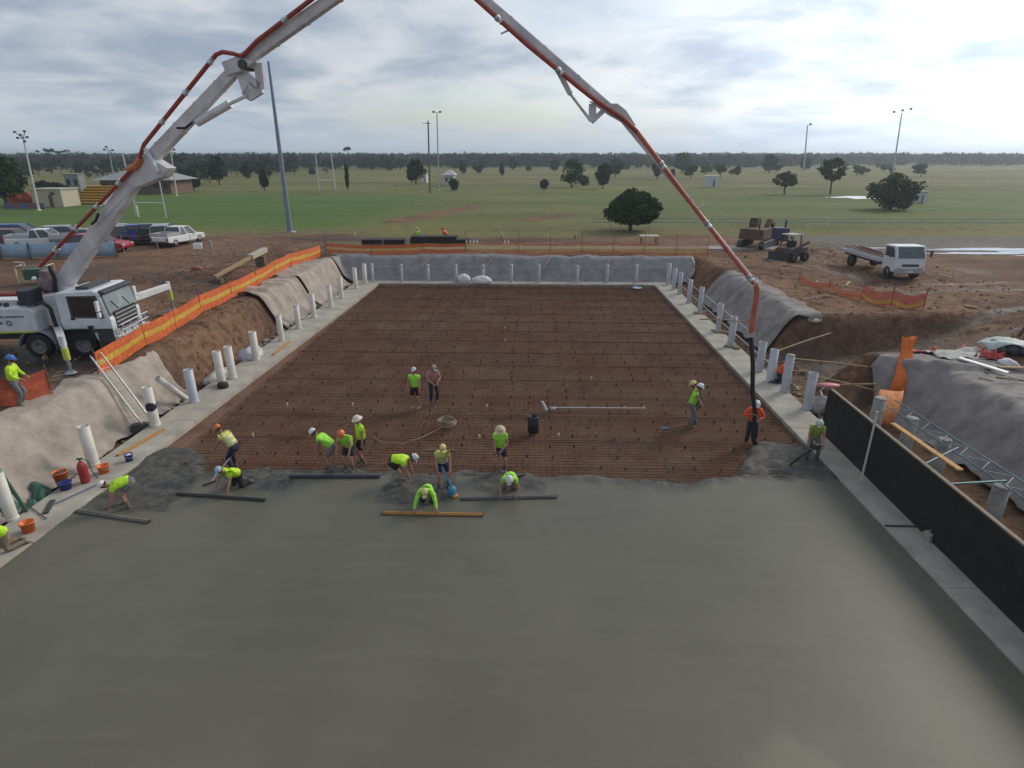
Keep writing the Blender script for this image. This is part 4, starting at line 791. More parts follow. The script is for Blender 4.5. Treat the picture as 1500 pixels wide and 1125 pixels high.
# ------------------------------------------------------------------ people
PEOPLE = []                                                           # (object, joint chain) pairs to grow in one go
def skin_ob(name, m, chain, edges, parent, root=0, sub=1):
    me = bpy.data.meshes.new(name); me.from_pydata([c[0] for c in chain], edges, []); me.materials.append(m)
    o = bpy.data.objects.new(name, me); C.objects.link(o); o.parent = parent
    md = o.modifiers.new('skin', 'SKIN'); md.use_smooth_shade = True
    for i, c in enumerate(chain): sv_ = me.skin_vertices[0].data[i]; sv_.radius = c[1] if isinstance(c[1], tuple) else (c[1], c[1]); sv_.use_root = (i == root)
    s = o.modifiers.new('sub', 'SUBSURF'); s.levels = sub; s.render_levels = sub
    PEOPLE.append(o); return o
def ik(a, b, l1, l2, pole):
    d = b - a; L_ = min(d.length, (l1 + l2) * .995); dn = d.normalized(); b = a + dn * L_
    x = (l1 * l1 - l2 * l2 + L_ * L_) / (2 * L_); h = math.sqrt(max(0, l1 * l1 - x * x)); p = (pole - dn * pole.dot(dn)); p = p.normalized() if p.length > 1e-4 else Vector((1, 0, 0))
    return a + dn * x + p * h, b
EXTRA = {}
def person(loc, face, label, shirt, legs, hat='helmet', hatm=None, shorts=False, lean=.1, hipz=.93, hands=((-.24, .22, .85), (.24, .22, .85)), feet=((-.13, 0), (.13, 0)), kneel=None, headp=0., boots=None, vest=False, bands=False, back=0., sleeves=.55, H=1.0, hat2=None, headyaw=0., group='workers on the pool site'):
    r = empty('person', loc, R(face), label, 'person', group); r.scale = (H, H, H)
    V = Vector; pel = V((0, -back, hipz)); sd_ = V((0, math.sin(lean), math.cos(lean)))
    sp1, ch_, nk = pel + sd_ * .20, pel + sd_ * .40, pel + sd_ * .545
    hd_dir = V((0, math.sin(lean * .75 + headp), math.cos(lean * .75 + headp))); head = nk + hd_dir * .16
    J = []; E = []
    def add(p, rad, par=None):
        J.append((p, rad)); 
        if par is not None: E.append((par, len(J) - 1))
        return len(J) - 1
    i_p = add(pel, .10); i_s = add(sp1, .085, i_p); i_c = add(ch_, .095, i_s); i_n = add(nk, .055, i_c); i_h = add(nk + hd_dir * .07, .05, i_n)
    sh = []; legsj = []
    for k, s in enumerate((-1, 1)):
        S = pel + sd_ * .465 + V((s * .185, 0, 0)); Hn = V(hands[k]); el, wr = ik(S, Hn, .29, .265, V((s * .8, -.45, -.5)))
        dh = (wr - el).normalized()
        a = add(S, .062, i_c); e = add(el, .042, a); w_ = add(wr, .030, e); pa = add(wr + dh * .055, (.040, .022), w_); sh.append((S, el, wr, dh))
        Hp = pel + V((s * .10, 0, -.05))
        if kneel: K = V((s * .17, kneel[0], .07)); A = V((s * .16, kneel[1], .09))
        else:
            K, A = ik(Hp, V((feet[k][0], feet[k][1], .09)), .43, .42, V((s * .12, 1, 0)))
        h_ = add(Hp, .088, i_p); kn = add(K, .056, h_); mid = add(K.lerp(A, .35), .052, kn); an = add(A, .036, mid)
        td = V((0, -.6, -.5)).normalized() if kneel else V((0, 1, -.12)).normalized()
        legsj.append((Hp, K, A, td))
    body = skin_ob('body', m_skin, J, E, r)
    # head and hands are merged into the body once grown
    hb = B(); rotm = Matrix((V((1, 0, 0)), hd_dir.cross(V((1, 0, 0))) if False else V((1, 0, 0)).cross(hd_dir) * -1, hd_dir)).transposed()
    rotm = Matrix((V((1, 0, 0)), hd_dir.cross(V((1, 0, 0))).normalized(), hd_dir)).transposed() @ Matrix.Rotation(headyaw, 3, 'Z')
    def hp(x, y, z): return head + rotm @ V((x, y, z))
    hb.ell(head, (.077, .096, .118), 12, 8, rot=rotm); hb.ell(hp(0, .03, -.075), (.055, .06, .05), 10, 6, rot=rotm)
    hb.beam(hp(0, .088, .03), hp(0, .118, -.02), .018, .016, .034, .03)
    for s in (-1, 1): hb.ell(hp(s * .079, -.005, 0), (.012, .024, .032), 8, 5, rot=rotm); hb.ell(hp(s * .033, .085, .018), (.014, .010, .009), 8, 5, mi=1, rot=rotm)
    hb.ell(hp(0, .088, -.058), (.026, .010, .007), 8, 4, mi=2, rot=rotm)
    for k, (S, el, wr, dh) in enumerate(sh):
        s = (-1, 1)[k]; sx = dh.cross(V((0, 0, 1))); sx = sx.normalized() if sx.length > .1 else V((1, 0, 0)); nx = sx.cross(dh).normalized(); base = wr + dh * .085
        for q, (off_, ln) in enumerate(((-.030, .070), (-.010, .082), (.010, .078), (.030, .060))):
            p0 = base + sx * off_ - dh * .02; p1 = base + sx * off_ * 1.15 + dh * ln * .5 - nx * .006; p2 = base + sx * off_ * 1.15 + dh * ln * .82 - nx * .028; p3 = base + sx * off_ * 1.1 + dh * ln * .9 - nx * .055
            hb.tube([p0, p1, p2, p3], [.0105, .0095, .0085, .006], 6)
        hb.tube([wr + dh * .03 + sx * -.03, wr + dh * .065 + sx * -.06 - nx * .012, wr + dh * .10 + sx * -.062 - nx * .03], [.013, .011, .008], 6)
    EXTRA[body.name] = hb
    # clothes
    T = [(pel + sd_ * .02, (.178, .165)), (sp1, (.172, .162)), (ch_, (.185, .168)), (nk - sd_ * .03, .082)]; TE = [(0, 1), (1, 2), (2, 3)]
    for k, (S, el, wr, dh) in enumerate(sh):
        n0 = len(T); T.append((S, .098)); TE.append((2, n0))
        if vest: T.append((S.lerp(el, .18), .082)); TE.append((n0, n0 + 1)); continue
        T.append((S.lerp(el, min(1, sleeves)), .066 if sleeves < 1 else .058)); TE.append((n0, n0 + 1))
        if sleeves > 1: T.append((el.lerp(wr, .9), .042)); TE.append((n0 + 1, n0 + 2))
    so = skin_ob('shirt', shirt, T, TE, r, 1)
    if bands:
        for f_ in (.12, .30):
            b = B(); c = pel + sd_ * f_; b.lathe([(.172, -.028), (.178, 0), (.172, .028)], 16, c, Matrix((V((1, 0, 0)), sd_.cross(V((1, 0, 0))).normalized(), sd_)).transposed()); o = b.ob('reflective_band', m_band, r)
    T = [(pel + sd_ * .07, (.165, .155)), (pel - V((0, 0, .03)), (.168, .155))]; TE = [(0, 1)]
    for k, (Hp, K, A, td) in enumerate(legsj):
        n0 = len(T); T.append((Hp - V((0, 0, .03)), .112)); TE.append((1, n0)); T.append((Hp.lerp(K, .8 if shorts else 1.0), .098 if shorts else .078)); TE.append((n0, n0 + 1))
        if not shorts: T.append((K.lerp(A, .5), .072)); TE.append((n0 + 1, n0 + 2)); T.append((K.lerp(A, .93), .066)); TE.append((n0 + 2, n0 + 3))
        bm_ = boots or m_boot; b = B(); up = (K - A).normalized()
        b.tube([A + up * (.20 if boots is None else .30), A + up * .08, A - V((0, 0, .02))], [.056, .058, .06], 10); b.ell(A + td * .07 - V((0, 0, .045)), (.052, .135, .055), 10, 6, rot=Matrix((V((1, 0, 0)), td, V((1, 0, 0)).cross(td))).transposed()); b.ob('boot', bm_, r)
    skin_ob('shorts' if shorts else 'trousers', legs, T, TE, r, 1)
    b = B(); b.lathe([(.0815, -.05), (.086, .02), (.08, .07), (.05, .112), (0, .125)], 14, head + hd_dir * .008, rotm, sy=1.18); b.ob('hair', m_hair, r)
    hm = hatm or m_hwhite; b = B()
    if hat == 'helmet': b.lathe([(.118, .045), (.128, .05), (.108, .062), (.108, .09), (.098, .128), (.072, .16), (.036, .176), (0, .18)], 16, head, rotm, sy=1.16); b.ell(hp(0, .125, .05), (.07, .055, .008), 10, 4, rot=rotm); b.box(hp(0, 0, .172), (.03, .16, .02), rot=rotm)
    elif hat == 'wide': b.lathe([(.172, .028), (.170, .036), (.138, .05), (.112, .062), (.106, .11), (.085, .145), (0, .158)], 18, head, rotm, sy=1.08)
    elif hat == 'cap': b.lathe([(.095, .03), (.100, .06), (.09, .105), (.055, .138), (0, .146)], 16, head, rotm, sy=1.14); b.ell(hp(0, .14, .045), (.07, .075, .010), 10, 4, rot=rotm)
    b.ob({'helmet': 'helmet', 'wide': 'sun_hat', 'cap': 'cap'}[hat], hm, r)
    return r
BEND = dict(lean=1.75, hipz=.86, back=.22, hands=((-.22, .42, .12), (.22, .42, .12)), feet=((-.2, -.05), (.2, .05)), headp=-.35)
KN = dict(lean=1.05, hipz=.47, kneel=(.12, -.32), hands=((-.28, .72, .1), (.28, .72, .1)))
LEAN = dict(lean=.75, hipz=.90, back=.12, hands=((-.12, .55, .72), (.16, .62, .55)), feet=((-.17, -.05), (.17, .12)), headp=.1)
RAKE = dict(lean=.28, hipz=.92, hands=((-.05, .36, .98), (.16, .42, .80)), feet=((-.16, .0), (.16, .1)), headp=.35)
SZ = .13
def at(px, py, z=SZ): g = G(px, py, z); return (g.x, g.y, z)
person((-17.0, 17.9, hz(-17.0, 17.9)), -70, 'person in yellow shirt and blue helmet standing on the bank by the red mesh', m_lime, m_greyc, 'helmet', m_hblue, lean=.1, hands=((-.2, .3, 1.0), (.2, .3, 1.0)), sleeves=1.2, headp=.2)
person(at(14, 803, .2), 150, 'person in blue helmet crouching on the ledge by the orange bucket', m_lime, m_khaki, 'helmet', m_hblue, **{**KN, 'lean': .7, 'hands': ((-.25, .5, .3), (.25, .5, .3))})
person(at(188, 742), 118, 'person in lime shirt and white cap bending over a screed near the ledge', m_lime, m_greyc, 'cap', m_hwhite, shorts=True, **BEND)
person(at(345, 688), 78, 'person in orange helmet and pale vest leaning over with a long tool', m_hvy, m_navy, 'helmet', m_horange, bands=True, **LEAN)
person(at(352, 712), 155, 'person in pale blue cap kneeling beneath the orange helmeted worker', m_lime, m_blkc, 'cap', mat('cap_pale_blue', (.35, .45, .6), .6), **KN)
person(at(486, 688), 88, 'person in white helmet and lime vest leaning over, first of three together', m_limeg, m_greyc, 'helmet', m_hwhite, vest=True, shorts=True, **{**LEAN, 'lean': .95, 'hands': ((-.15, .5, .45), (.15, .55, .5))})
person(at(513, 690), 170, 'person in orange helmet and navy shorts between two lime workers', m_limeg, m_navy, 'helmet', m_horange, shorts=True, lean=.55, hipz=.9, back=.1, hands=((-.22, .45, .62), (.24, .42, .62)), headp=.4)
person(at(533, 679), 125, 'person standing upright in wide white hat and lime shirt', m_lime, m_blkc, 'wide', mat('hat_cream', (.66, .60, .52), .7), shorts=True, lean=.05, hands=((-.28, .1, .8), (.27, .12, .78)), headp=.25)
person(at(586, 708), 268, 'person in white helmet bending at the waist beside the blue vibrator', m_lime, m_blkc, 'helmet', mat('helmet_pale_grey', (.55, .56, .58), .4), shorts=True, **{**BEND, 'headp': -.1, 'lean': 1.6})
person((-4.62, 22.4, SZ), 175, 'person in lime shirt and shorts standing out on the reinforcement', m_limeg, m_blkc, 'cap', mat('cap_pale', (.5, .53, .58), .6), shorts=True, lean=.05, boots=mat('tan_boot', (.30, .23, .16), .8))
person((-3.98, 23.0, SZ), 205, 'person in pink shirt and dark trousers holding a paper on the reinforcement', m_pink, m_navy, 'cap', mat('cap_grey', (.30, .28, .25), .8), lean=.22, sleeves=1.2, hands=((-.1, .32, 1.0), (.12, .32, .98)), headp=.4)
person(at(650, 715), 195, 'person in yellow cap and navy shorts holding the blue vibrator', m_hvy, m_navy, 'cap', m_hyel, shorts=True, bands=True, **{**LEAN, 'lean': .55, 'hands': ((-.18, .38, .75), (.2, .42, .62))})
person(at(628, 735), 182, 'person in yellow cap kneeling and reaching over the yellow screed', m_limeg, m_navy, 'cap', m_hyel, **{**KN, 'lean': 1.25, 'hands': ((-.34, .75, .12), (.34, .75, .12)), 'sleeves': 1.2})
person(at(733, 690), 185, 'person in straw hat and navy shorts standing with a blue handled rake', m_limeg, m_navy, 'wide', m_hstraw, shorts=True, **RAKE)
person(at(748, 716), 178, 'person in white cap crouching low behind a dark screed', m_limeg, m_khaki, 'helmet', mat('helmet_offwhite', (.62, .61, .58), .45), **{**KN, 'lean': 1.3, 'hands': ((-.2, .62, .1), (.25, .62, .1))})
person((6.15, 20.95, SZ), 265, 'person in white helmet and green vest, rear one of a pair by the hose', m_limeg, m_greyc, 'helmet', m_hwhite, vest=True, lean=.25, hands=((-.1, .4, .85), (.15, .4, .8)), headp=.3)
person((6.45, 21.2, SZ), 80, 'person in yellow helmet and dark clothes facing the green vest worker', m_blkc, m_greyc, 'helmet', m_hyel, lean=.3, sleeves=1.2, hands=((-.12, .35, .8), (.15, .35, .75)), headp=.3)
orange = person((7.98, 19.62, .06), 172, 'person in orange shirt holding the black hose end', m_hvo, m_navy, 'helmet', m_hwhite, lean=.15, sleeves=1.2, hands=((-.14, .30, 1.12), (.16, .28, 1.28)), headp=.35)
person((9.62, 18.35, .1), 160, 'person in green helmet and olive vest stooping by the formwork end', m_olive, m_greyc, 'helmet', mat('helmet_pale_green', (.48, .55, .42), .45), boots=m_bootg, **{**LEAN, 'lean': .55, 'headp': .25, 'hands': ((-.2, .38, .75), (.22, .42, .6))})
person((11.25, 25.6, .2), 250, 'person in red vest and yellow helmet crouching behind the hose', m_hvo, m_navy, 'helmet', mat('helmet_lime', (.55, .60, .08), .4), **{**KN, 'lean': .5, 'hands': ((-.2, .45, .35), (.2, .45, .3))})
person((-10.55, 56.4, hz(-10.55, 56.4)), 200, 'person in lime shirt standing beyond the far orange fence', m_limeg, m_blkc, 'cap', m_hyel, lean=.05)
person((-7.8, 57.0, hz(-7.8, 57)), 80, 'person in bright orange shirt stooping beyond the far orange fence', m_hvor, m_blkc, 'helmet', m_horange, lean=.7, hipz=.9, hands=((-.2, .5, .55), (.2, .5, .5)))
# grow the skins, freeze them, merge heads and hands into the bodies
bpy.context.view_layer.update(); dg = bpy.context.evaluated_depsgraph_get()
m_eye, m_lip = mat('eye_dark', (.02, .016, .014), .3), mat('lips', (.26, .10, .085), .6)
for o in PEOPLE:
    me = bpy.data.meshes.new_from_object(o.evaluated_get(dg)); o.modifiers.clear(); old = o.data; o.data = me
    if o.name in EXTRA:
        hb = EXTRA[o.name]; hm_ = hb.mesh('head', m_skin, m_eye, m_lip); me.materials.clear()
        for m in (m_skin, m_eye, m_lip): me.materials.append(m)
        bm = bmesh.new(); bm.from_mesh(me); bm.from_mesh(hm_); bm.to_mesh(me); bm.free(); bpy.data.meshes.remove(hm_)
    me.polygons.foreach_set('use_smooth', [True] * len(me.polygons)); bpy.data.meshes.remove(old)
# emblem on the back... the orange worker's shirt carries a pale triangle with a bar
b = B()
for a_, c_ in (((-.10, .0), (0, .18)), ((0, .18), (.10, 0)), ((-.10, 0), (.10, 0)), ((-.03, .06), (.03, .06))): b.beam((a_[0], .158 + .015 * 0, 1.14 + a_[1]), (c_[0], .175, 1.14 + c_[1]), .02, .03)
b.ob('shirt_emblem', m_band, orange)

# ------------------------------------------------------------------ screeds and hand tools
def bar(name, p, q, w_, h, m, label, cat, grip=True):
    p, q = Vector(p), Vector(q); c = (p + q) / 2; r = empty(name, c, 0, label, cat, 'screeds on the wet concrete' if cat == 'screed' else None)
    b = B(); b.beam(p - c, q - c, w_, h); b.ob('straight_edge', m, r, bevel=.01); d = (q - p).normalized()
    b = B(); b.beam(p - c + d * .02 + Vector((0, 0, h * .5 + .012)), q - c - d * .02 + Vector((0, 0, h * .5 + .012)), w_ * .35, .02); b.ob('top_rib', m, r)
    for e in (p - c, q - c): b = B(); b.box(e, (w_ * 1.1, .02, h * 1.1), math.atan2(d.y, d.x) + R(90)); b.ob('end_cap', m_black, r)
    return r
SH = .19
bar('screed', at(113, 748, SH), at(218, 764, SH), .12, .06, mat('muddy_alloy', (.17, .16, .14), .6, vary=.3), 'short muddy screed under the hands of the white capped worker by the ledge', 'screed')
bar('screed', at(260, 723, SH), at(388, 732, SH), .10, .05, m_dark, 'dark screed held by the kneeling worker in the pale blue cap', 'screed')
bar('screed', at(425, 698, SH), at(556, 698, SH), .12, .06, mat('navy_alloy', (.04, .045, .075), .5, vary=.3), 'dark blue screed lying in front of the three standing workers', 'screed')
bar('screed', at(560, 751, SH), at(707, 754, SH), .10, .05, m_timbo, 'yellow timber screed under the reaching worker', 'screed')
bar('screed', at(675, 730, SH), at(815, 727, SH), .11, .05, mat('grey_alloy', (.13, .13, .13), .5, vary=.3), 'grey screed in front of the crouching white capped worker', 'screed')
def tool(name, pts, r, m, label, cat, head=None, hm=None, hname='head'):
    o = empty(name, pts[0], 0, label, cat); c = Vector(pts[0]); b = B(); b.tube([Vector(p) - c for p in pts], r, 8); b.ob('handle', m, o)
    if head: p, s, rz = head; b = B(); b.box(Vector(p) - c, s, rz); b.ob(hname, hm, o, bevel=.008)
    return o
tool('concrete_rake', [at(733, 690, .95), at(758, 697, .22)], .02, mat('blue_handle', (.10, .10, .25), .5), 'blue handled rake held by the straw hatted worker', 'rake', (at(760, 698, .17), (.5, .03, .1), .3), m_dark)
tool('concrete_rake', [at(345, 660, .8), at(310, 705, .17)], .02, m_alu, 'pale handled rake held by the orange helmeted worker in the pale vest', 'rake', (at(308, 708, .17), (.45, .03, .1), .8), m_dark)
o = empty('concrete_vibrator', at(662, 720, .3), .4, 'blue concrete vibrator motor with an orange end beside the yellow capped worker', 'vibrator')
b = B(); b.lathe([(0, -.14), (.11, -.14), (.13, -.08), (.13, .1), (.09, .16), (0, .17)], 14); b.ob('motor', m_cyan, o)
b = B(); b.lathe([(.0, -.02), (.10, -.02), (.10, .06), (0, .06)], 14, (.05, -.12, -.12)); b.ob('end_guard', m_timbo, o)
b = B(); b.tube([(0, 0, .15), (-.12, .15, .5), (-.2, .3, .75)], .03, 8); b.ob('shaft', m_cyan, o)
tool('concrete_vibrator', [(9.5, 18.0, .75), (9.1, 17.95, .5), (8.7, 17.9, .15)], .03, m_black, 'dark vibrator hose dipped in the slurry by the green helmeted worker', 'vibrator', ((9.55, 18.02, .8), (.25, .18, .18), .3), m_dark, 'motor')
tool('shovel', [(5.3, 20.5, .3), (6.0, 20.7, .34)], .02, m_timber, 'shovel lying behind the pair of workers', 'shovel', ((5.1, 20.45, .26), (.35, .25, .04), .3), m_dark, 'blade')
tool('bull_float', [at(80, 738, .25), at(143, 709, .26)], .02, mat('blue_pole', (.10, .14, .28), .4), 'blue handled bull float lying on the ledge', 'bull float', (at(72, 742, .23), (.75, .14, .05), 2.0), m_dark, 'blade')
tool('crow_bar', [at(38, 738, .23), at(68, 760, .23)], .015, m_dark, 'thin dark steel bar lying across the ledge joint', 'bar')
tool('pipe_length', [at(805, 597, .17), at(946, 598, .17)], .03, m_alu, 'long pale alloy pipe lying on the reinforcement beside the hose nozzle', 'pipe')
o = empty('hose_nozzle', at(799, 600, .2), .4, 'short pale metal nozzle standing on the reinforcement', 'nozzle'); b = B(); b.tube([(0, 0, 0), (-.12, .1, .34)], [.09, .06], 10); b.ob('barrel', m_alu, o); b = B(); b.lathe([(.11, -.04), (.12, 0), (.11, .04)], 12); b.ob('flange', m_concd, o); b = B(); b.ell((.30, -.06, .02), (.13, .1, .07), 8, 5); b.ob('coupling', m_concd, o)
o = empty('plastic_drum', at(781, 633, .13), 0, 'dark plastic drum standing on the reinforcement', 'drum'); b = B(); b.lathe([(0, 0), (.19, 0), (.21, .05), (.2, .3), (.215, .33), (.2, .36), (.21, .62), (.19, .66), (.17, .66), (.17, .3), (0, .3)], 16); b.ob('shell', mat('dark_purple_plastic', (.02, .017, .024), .5), o); b = B(); b.tube([(-.2, 0, .55), (-.12, 0, .8), (.12, 0, .8), (.2, 0, .55)], .012, 6); b.ob('handle', m_black, o)
# coiled hose with its lead
g = Vector(at(655, 624, .16)); b = B(); pts = []
for k in range(90):
    a = k * .42; rr = .30 + .05 * math.sin(k * .33); pts.append((g.x + rr * math.cos(a) * 1.05, g.y + rr * math.sin(a), g.z + .02 + .0028 * k + .03 * math.sin(k * .9)))
for p in ((636, 632), (615, 642), (590, 650), (560, 648), (548, 641)): q = at(*p, .17); pts.append(q)
b.tube(pts, .022, 6, smooth=True); tag(b.ob('coiled_hose', mat('pale_hose', (.26, .20, .15), .6, vary=.3), loc=g), 'pale hose coiled on the reinforcement with its end trailing away', 'hose')
b = B(); b.box((0, 0, 0), (1.1, .05, .05)); b.box((0, .05, .02), (.9, .04, .03)); o = b.ob('timber_batten', m_wood_dark); o.location = at(645, 660, .17); tag(o, 'short timber batten lying on the mat behind the blue vibrator', 'batten')
b = B()
P = [[(x, y, .165 + .04 * math.sin(x * 9 + y * 5)) for y in np.linspace(46.2, 46.9, 6)] for x in np.linspace(8.0, 8.75, 6)]
b.grid(P); o = b.ob('blue_sheet', mat('pale_blue_plastic', (.30, .45, .58), .5, vary=.3), loc=(8.4, 46.5, .16)); q = o.modifiers.new('t', 'SOLIDIFY'); q.thickness = .01; tag(o, 'small pale blue sheet lying on the mat at the far corner', 'sheet')
# things standing on the truck side ledge
def bucket(p, m, label, r=.16, h=.3, rim=None, fill=None):
    o = empty('bucket', p, random.random() * 6, label, 'bucket', 'buckets on the ledge'); b = B(); b.lathe([(0, .0), (r * .82, 0), (r, h), (r * 1.06, h), (r * 1.06, h - .03), (r * .96, h - .035), (r * .8, .04), (0, .04)], 18); b.ob('shell', m, o)
    b = B(); b.tube([(r, 0, h * .9), (r * .9, .12, h * .7), (0, .19, h * .55), (-r * .9, .12, h * .7), (-r, 0, h * .9)], .008, 6); b.ob('handle', m_steel, o)
    if fill: b = B(); b.lathe([(0, h * .92), (r * .9, h * .88), (r * .88, h * .7)], 14); b.ob('contents', fill, o)
    return o
bucket(at(153, 692, .2), m_borange, 'orange bucket at the foot of the stout white pipe', .17, .26)
bucket(at(92, 708, .2), m_borange, 'orange bucket with a dark lid beside the blue bucket', .2, .42, fill=m_dark)
bucket(at(97, 716, .2), m_bblue, 'low dark blue bucket in front of the orange one', .18, .24)
bucket(at(190, 675, .2), m_bblue, 'small purple blue bucket with pale contents near the orange timber', .13, .26, fill=m_bag)
bucket(at(43, 778, .2), m_borange, 'orange bucket beside the crouching worker in the blue helmet', .17, .3)
o = empty('gas_cylinder', at(126, 706, .2), .3, 'red gas cylinder standing on the ledge', 'cylinder'); b = B(); b.lathe([(0, 0), (.12, 0), (.135, .04), (.135, .55), (.10, .66), (.05, .72), (0, .72)], 18); b.ob('shell', m_gasred, o); b = B(); b.tube([(0, 0, .70), (0, 0, .80)], .025, 8); b.box((0, 0, .82), (.16, .05, .05)); b.ob('valve', m_green, o); b = B(); b.tube([(.06, 0, .82), (.2, .02, .7), (.22, .05, .35), (.3, .1, .03)], .012, 6); b.ob('hose', m_black, o)
b = B(); b.beam(at(172, 667, .235), at(240, 629, .235), .14, .05); tag(b.ob('timber_plank', m_timbo, loc=at(200, 650, .2)), 'orange timber plank lying along the outer edge of the ledge', 'plank')
b = B(); b.beam(at(400, 519, .24), at(424, 500, .24), .14, .05); tag(b.ob('timber_plank', m_timbo, loc=at(410, 510, .2)), 'small orange plank on the ledge past the crumpled rubbish', 'plank')
g = Vector(at(12, 770, .2)); o = empty('folding_stand', g, .2, 'dark green stand leaning by the white pipe at the edge of the ledge', 'stand')
for a_, c_ in (((-.5, .3, 0), (-.3, .4, 1.5)), ((.1, .7, 0), (-.1, .5, 1.5)), ((-.3, .4, 1.5), (-.1, .5, 1.5)), ((-.4, .35, .7), (0, .6, .7))): b = B(); b.tube([a_, c_], .05, 8); b.ob('leg', m_green, o)
cloth('green_netting', mat('green_netting', (.05, .12, .09), .85, vary=.3), (-15.0, 14.9), (.9, 1.3), 'dark green netting heaped beside the ledge', 31, .5, .3)
o = empty('cloth_wrap', (-14.21, 20.24, 1.2), 0, 'dark cloth draped over the top of a white pipe', 'cloth'); b = B(); b.lathe([(.17, -.55), (.20, -.3), (.175, .1), (.165, .36), (.1, .42), (0, .43)], 14, sx=1.0, sy=1.05); o2 = b.ob('cloth_fold', m_navy, o)
o.rotation_euler = (0, 0, .4); o.scale = (.95, .95, .8)
b = B(); b.box((0, 0, .14), (.6, .4, .28), .4, taper=(.85, .8)); o = b.ob('dark_box', m_dark, bevel=.03); o.location = (-14.75, 20.1, .05); tag(o, 'dark plastic box behind the cloth wrapped pipe', 'box')
b = B(); b.lathe([(0, 0), (.22, 0), (.24, .12), (.2, .22), (0, .24)], 12); o = b.ob('rubber_weight', m_black); o.location = (-13.55, 24.25, .2); tag(o, 'dark rubber weight at the foot of a white pipe', 'weight')
# ladder lying on the sheet
l0, l1 = Vector((-16.5, 21.1, 2.75)), Vector((-14.5, 20.25, .28)); ld = empty('ladder', l0, 0, 'aluminium ladder lying down the pale sheet', 'ladder'); d = (l1 - l0); sdv = d.cross(Vector((0, 0, 1))).normalized() * .2
for s in (1, -1): b = B(); b.beam(sdv * s, d + sdv * s, .035, .08); b.ob('stile', m_alu, ld)
for k in range(1, 10): b = B(); p = d * (k / 10); b.tube([p + sdv, p - sdv], .016, 6); b.ob('rung', m_alu, ld)
# offcuts and scraps on the dirt by the cutting
for i in range(34):
    x, y = (random.uniform(16.8, 24), random.uniform(20.5, 26.5)) if i % 3 else (random.uniform(15.5, 30), random.uniform(33.5, 50))
    ln = random.uniform(.4, 1.8); b = B(); b.box((0, 0, .04), (ln, random.uniform(.06, .18), .045), rot=Matrix.Rotation(random.uniform(-.1, .1), 3, 'Y'))
    o = b.ob('timber_offcut', (m_timber, m_wood_dark, m_concd)[i % 3]); o.location = (x, y, hz(x, y) + .02); o.rotation_euler = (0, 0, random.uniform(-1.2, 1.2)); tag(o, 'timber offcut lying among the scraps on the dirt past the cutting', 'offcut', 'offcuts scattered on the dirt')
# rubbish in the gap of the bank
def lump(name, c, s, m, label, cat, seed=0, n=12, k0=.55):
    b = B(); P = []
    for i in range(n):
        th = math.pi * (i / (n - 1)) - math.pi / 2; row = []
        for j in range(n * 2 + 1):
            ph = 2 * math.pi * (j % (n * 2)) / (n * 2); v = Vector((math.cos(th) * math.cos(ph), math.cos(th) * math.sin(ph), math.sin(th))); k = 1 + k0 * float(fbm(v.x * 1.8 + v.z * 1.3 + seed, v.y * 1.8 - v.z, seed, 4)); row.append((v.x * s[0] * k, v.y * s[1] * k, max(-.02, v.z * s[2] * k + s[2] * .55)))
        P.append(row)
    b.grid(P); o = b.ob(name, m); o.location = c; return tag(o, label, cat)
lump('plastic_rubbish', (-14.3, 28.6, .1), (.55, .8, .35), mat('crumpled_plastic', (.34, .37, .45), .4, vscale=3, col2=(.55, .56, .6)), 'crumpled blue and white plastic rubbish behind a white pipe', 'rubbish', 3)
lump('plastic_rubbish', (-14.6, 25.8, .05), (.4, 1.2, .22), mat('pale_scraps', (.30, .28, .26), .8, vscale=4, col2=(.5, .48, .45)), 'strip of pale scraps behind the close pair of pipes', 'rubbish', 6)
lump('bulk_bag', G(680, 414, .2) + Vector((0, .05, 0)), (.55, .4, .45), m_bag, 'open white bulk bag slumped on the far ledge', 'bag', 8, 14, .3)
lump('bulk_bag', G(705, 415, .2) + Vector((0, .05, 0)), (.75, .4, .35), m_bag, 'lumpy white bulk bag lying on the far ledge', 'bag', 11, 14, .35)
lump('stone_heap', (12.0, 22.9, .0), (.6, .5, .4), m_concd, 'grey lump of broken concrete by the grey pipe base', 'rubble', 14)
lump('stone_heap', (12.3, 21.3, .0), (.5, .6, .45), m_concd, 'pale lump of broken concrete behind the formwork end', 'rubble', 17)
b = B(); b.box((0, 0, .11), (.34, .28, .22), .3, taper=(.8, .8)); b.tube([(-.1, 0, .2), (0, 0, .3), (.1, 0, .2)], .015, 6); o = b.ob('concrete_block', m_concd, bevel=.02); o.location = at(1361, 790, .2); tag(o, 'small grey concrete block on the ledge at the foot of the formwork', 'block')
b = B(); b.beam(at(1296, 770, .22), at(1342, 771, .22), .05, .03); tag(b.ob('steel_offcut', m_dark, loc=at(1320, 770, .2)), 'thin dark steel offcut lying on the ledge', 'offcut')
b = B(); b.beam((18.2, 22.4, hz(18.2, 22.4) + .2), (20.6, 22.3, hz(20.6, 22.3) + .2), .18, .05); tag(b.ob('timber_plank', m_timber, loc=(18.2, 22.4, 2)), 'pale timber plank lying on the dirt above the wide grey sheet', 'plank')
b = B(); b.beam((17.2, 23.2, hz(17.2, 23.2) + .2), (18.1, 21.8, hz(18.1, 21.8) + .22), .22, .06); tag(b.ob('white_board', m_white, loc=(17.2, 23.2, 2)), 'white board lying aslant at the edge of the grey sheet', 'board')
b = B(); b.tube([(19.35, 21.1, 1.9), (19.3, 21.1, 2.9)], .03, 6); tag(b.ob('steel_stake', m_rust, loc=(19.3, 21.1, 1.9)), 'rusty stake standing in the dirt past the timber plank', 'stake')
